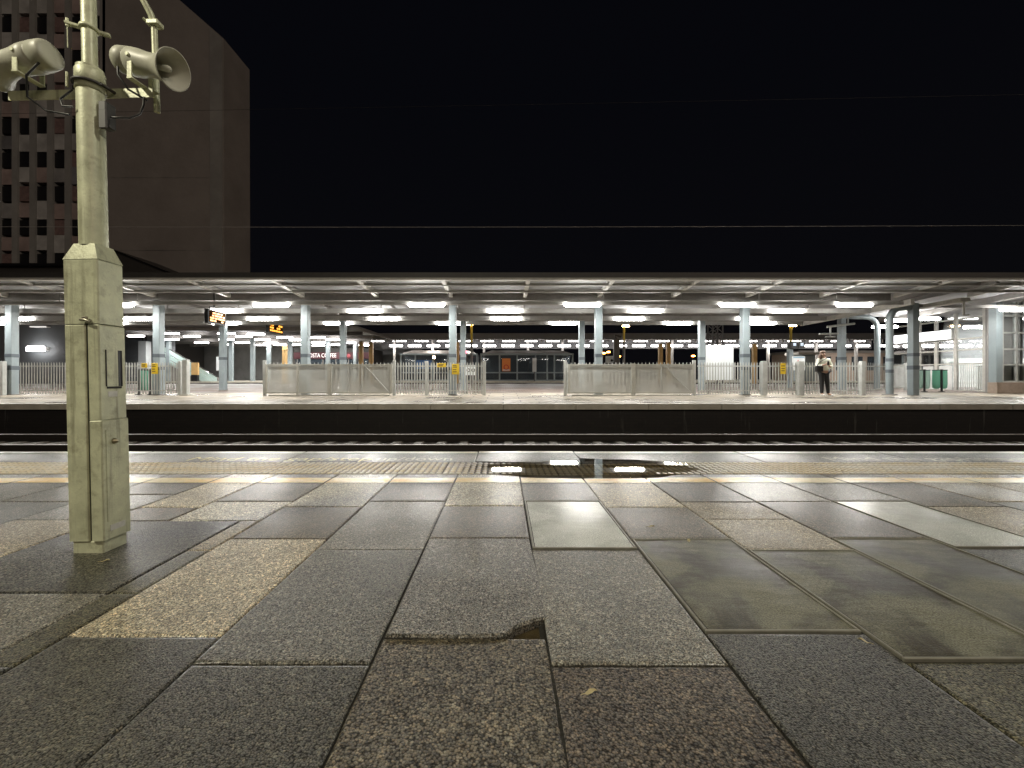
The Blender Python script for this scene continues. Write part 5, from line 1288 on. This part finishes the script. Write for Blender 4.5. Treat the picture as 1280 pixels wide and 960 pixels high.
t = thing('mobile_phone', ph, 'small dark mobile phone held by the person', 'phone'); MB().bbox(-.035 * k, .035 * k, -.005, .005, -.07 * k, .07 * k, .003).build('case', m_black, t); MB().box(-.03 * k, .03 * k, .0055, .0065, -.062 * k, .062 * k).build('screen', m_screen, t)
t = thing('shoulder_bag', per.location + Vector(q(-.24, -.12, .92)), 'black shoulder bag hanging at the person\'s side', 'bag')
MB().bbox(-.14 * k, .10 * k, -.07 * k, .07 * k, 0, .24 * k, .02).build('body', m_black, t); MB().tube([q(-.1, 0, .24), q(.0, -.03, .38), q(.12, -.06, .46), q(.26, -.02, .52)], .014 * k, 6).build('strap', m_black, t)

# ------------------------------------------------------------------ world, lamps, camera
w = bpy.data.worlds.new('World'); S.world = w; w.use_nodes = True
wt = w.node_tree; bg = wt.nodes['Background']; bg.inputs[1].default_value = .0034
tc = wt.nodes.new('ShaderNodeTexCoord'); sp = wt.nodes.new('ShaderNodeSeparateXYZ'); cr = wt.nodes.new('ShaderNodeValToRGB')
wt.links.new(tc.outputs['Generated'], sp.inputs[0]); wt.links.new(sp.outputs[2], cr.inputs[0]); wt.links.new(cr.outputs[0], bg.inputs[0])
cr.color_ramp.elements[0].position, cr.color_ramp.elements[0].color = 0., (.95, .92, 1.15, 1)
cr.color_ramp.elements[1].position, cr.color_ramp.elements[1].color = .55, (.55, .6, .95, 1)


def lamp(name, kind, loc, target, power, col, size):
    d = bpy.data.lights.new(name, kind); d.energy = power; d.color = col
    if kind == 'AREA': d.shape = 'DISK'; d.size = size
    elif kind == 'POINT': d.shadow_soft_size = size
    o = bpy.data.objects.new(name, d); COL.objects.link(o); o.location = loc
    o.rotation_euler = (Vector(target) - Vector(loc)).to_track_quat('-Z', 'Y').to_euler()
    return o
# platform lamps of the near platform, behind and to the left of the camera
lamp('platform_lamp_light', 'AREA', (-4.6, -1.0, 5.0), (-1.5, 2., .3), 255, (1., .93, .72), .35)
lamp('platform_lamp_light', 'AREA', (2.6, .2, 5.2), (1.2, 1.6, 0), 95, (1., .95, .80), .35)
sd = bpy.data.lights.new('town_glow', 'SUN'); sd.energy = .42; sd.angle = math.radians(20); sd.color = (1., .82, .66)
so = bpy.data.objects.new('town_glow', sd); COL.objects.link(so); so.rotation_euler = (math.radians(66), 0, math.radians(38))

cd = bpy.data.cameras.new('camera'); cam = bpy.data.objects.new('camera', cd); COL.objects.link(cam)
cam.location = (0, 0, EYE); cam.rotation_euler = (math.radians(90), 0, 0)
cd.sensor_width = 36; cd.lens = 36 * F / 1280; cd.shift_x = (640 - CX) / 1280; cd.shift_y = -(480 - HZ) / 1280; cd.clip_start = .02; cd.clip_end = 2000
S.camera = cam
S.view_settings.view_transform = 'Standard'; S.view_settings.look = 'None'; S.view_settings.exposure = 0; S.view_settings.gamma = 1; S.view_settings.use_curve_mapping = False
S.render.engine = 'CYCLES'; c = S.cycles
c.use_denoising = True; c.use_adaptive_sampling = False; c.max_bounces = 8; c.transparent_max_bounces = 16; c.sample_clamp_indirect = 6.; c.use_light_tree = True
c.caustics_reflective = False; c.caustics_refractive = False
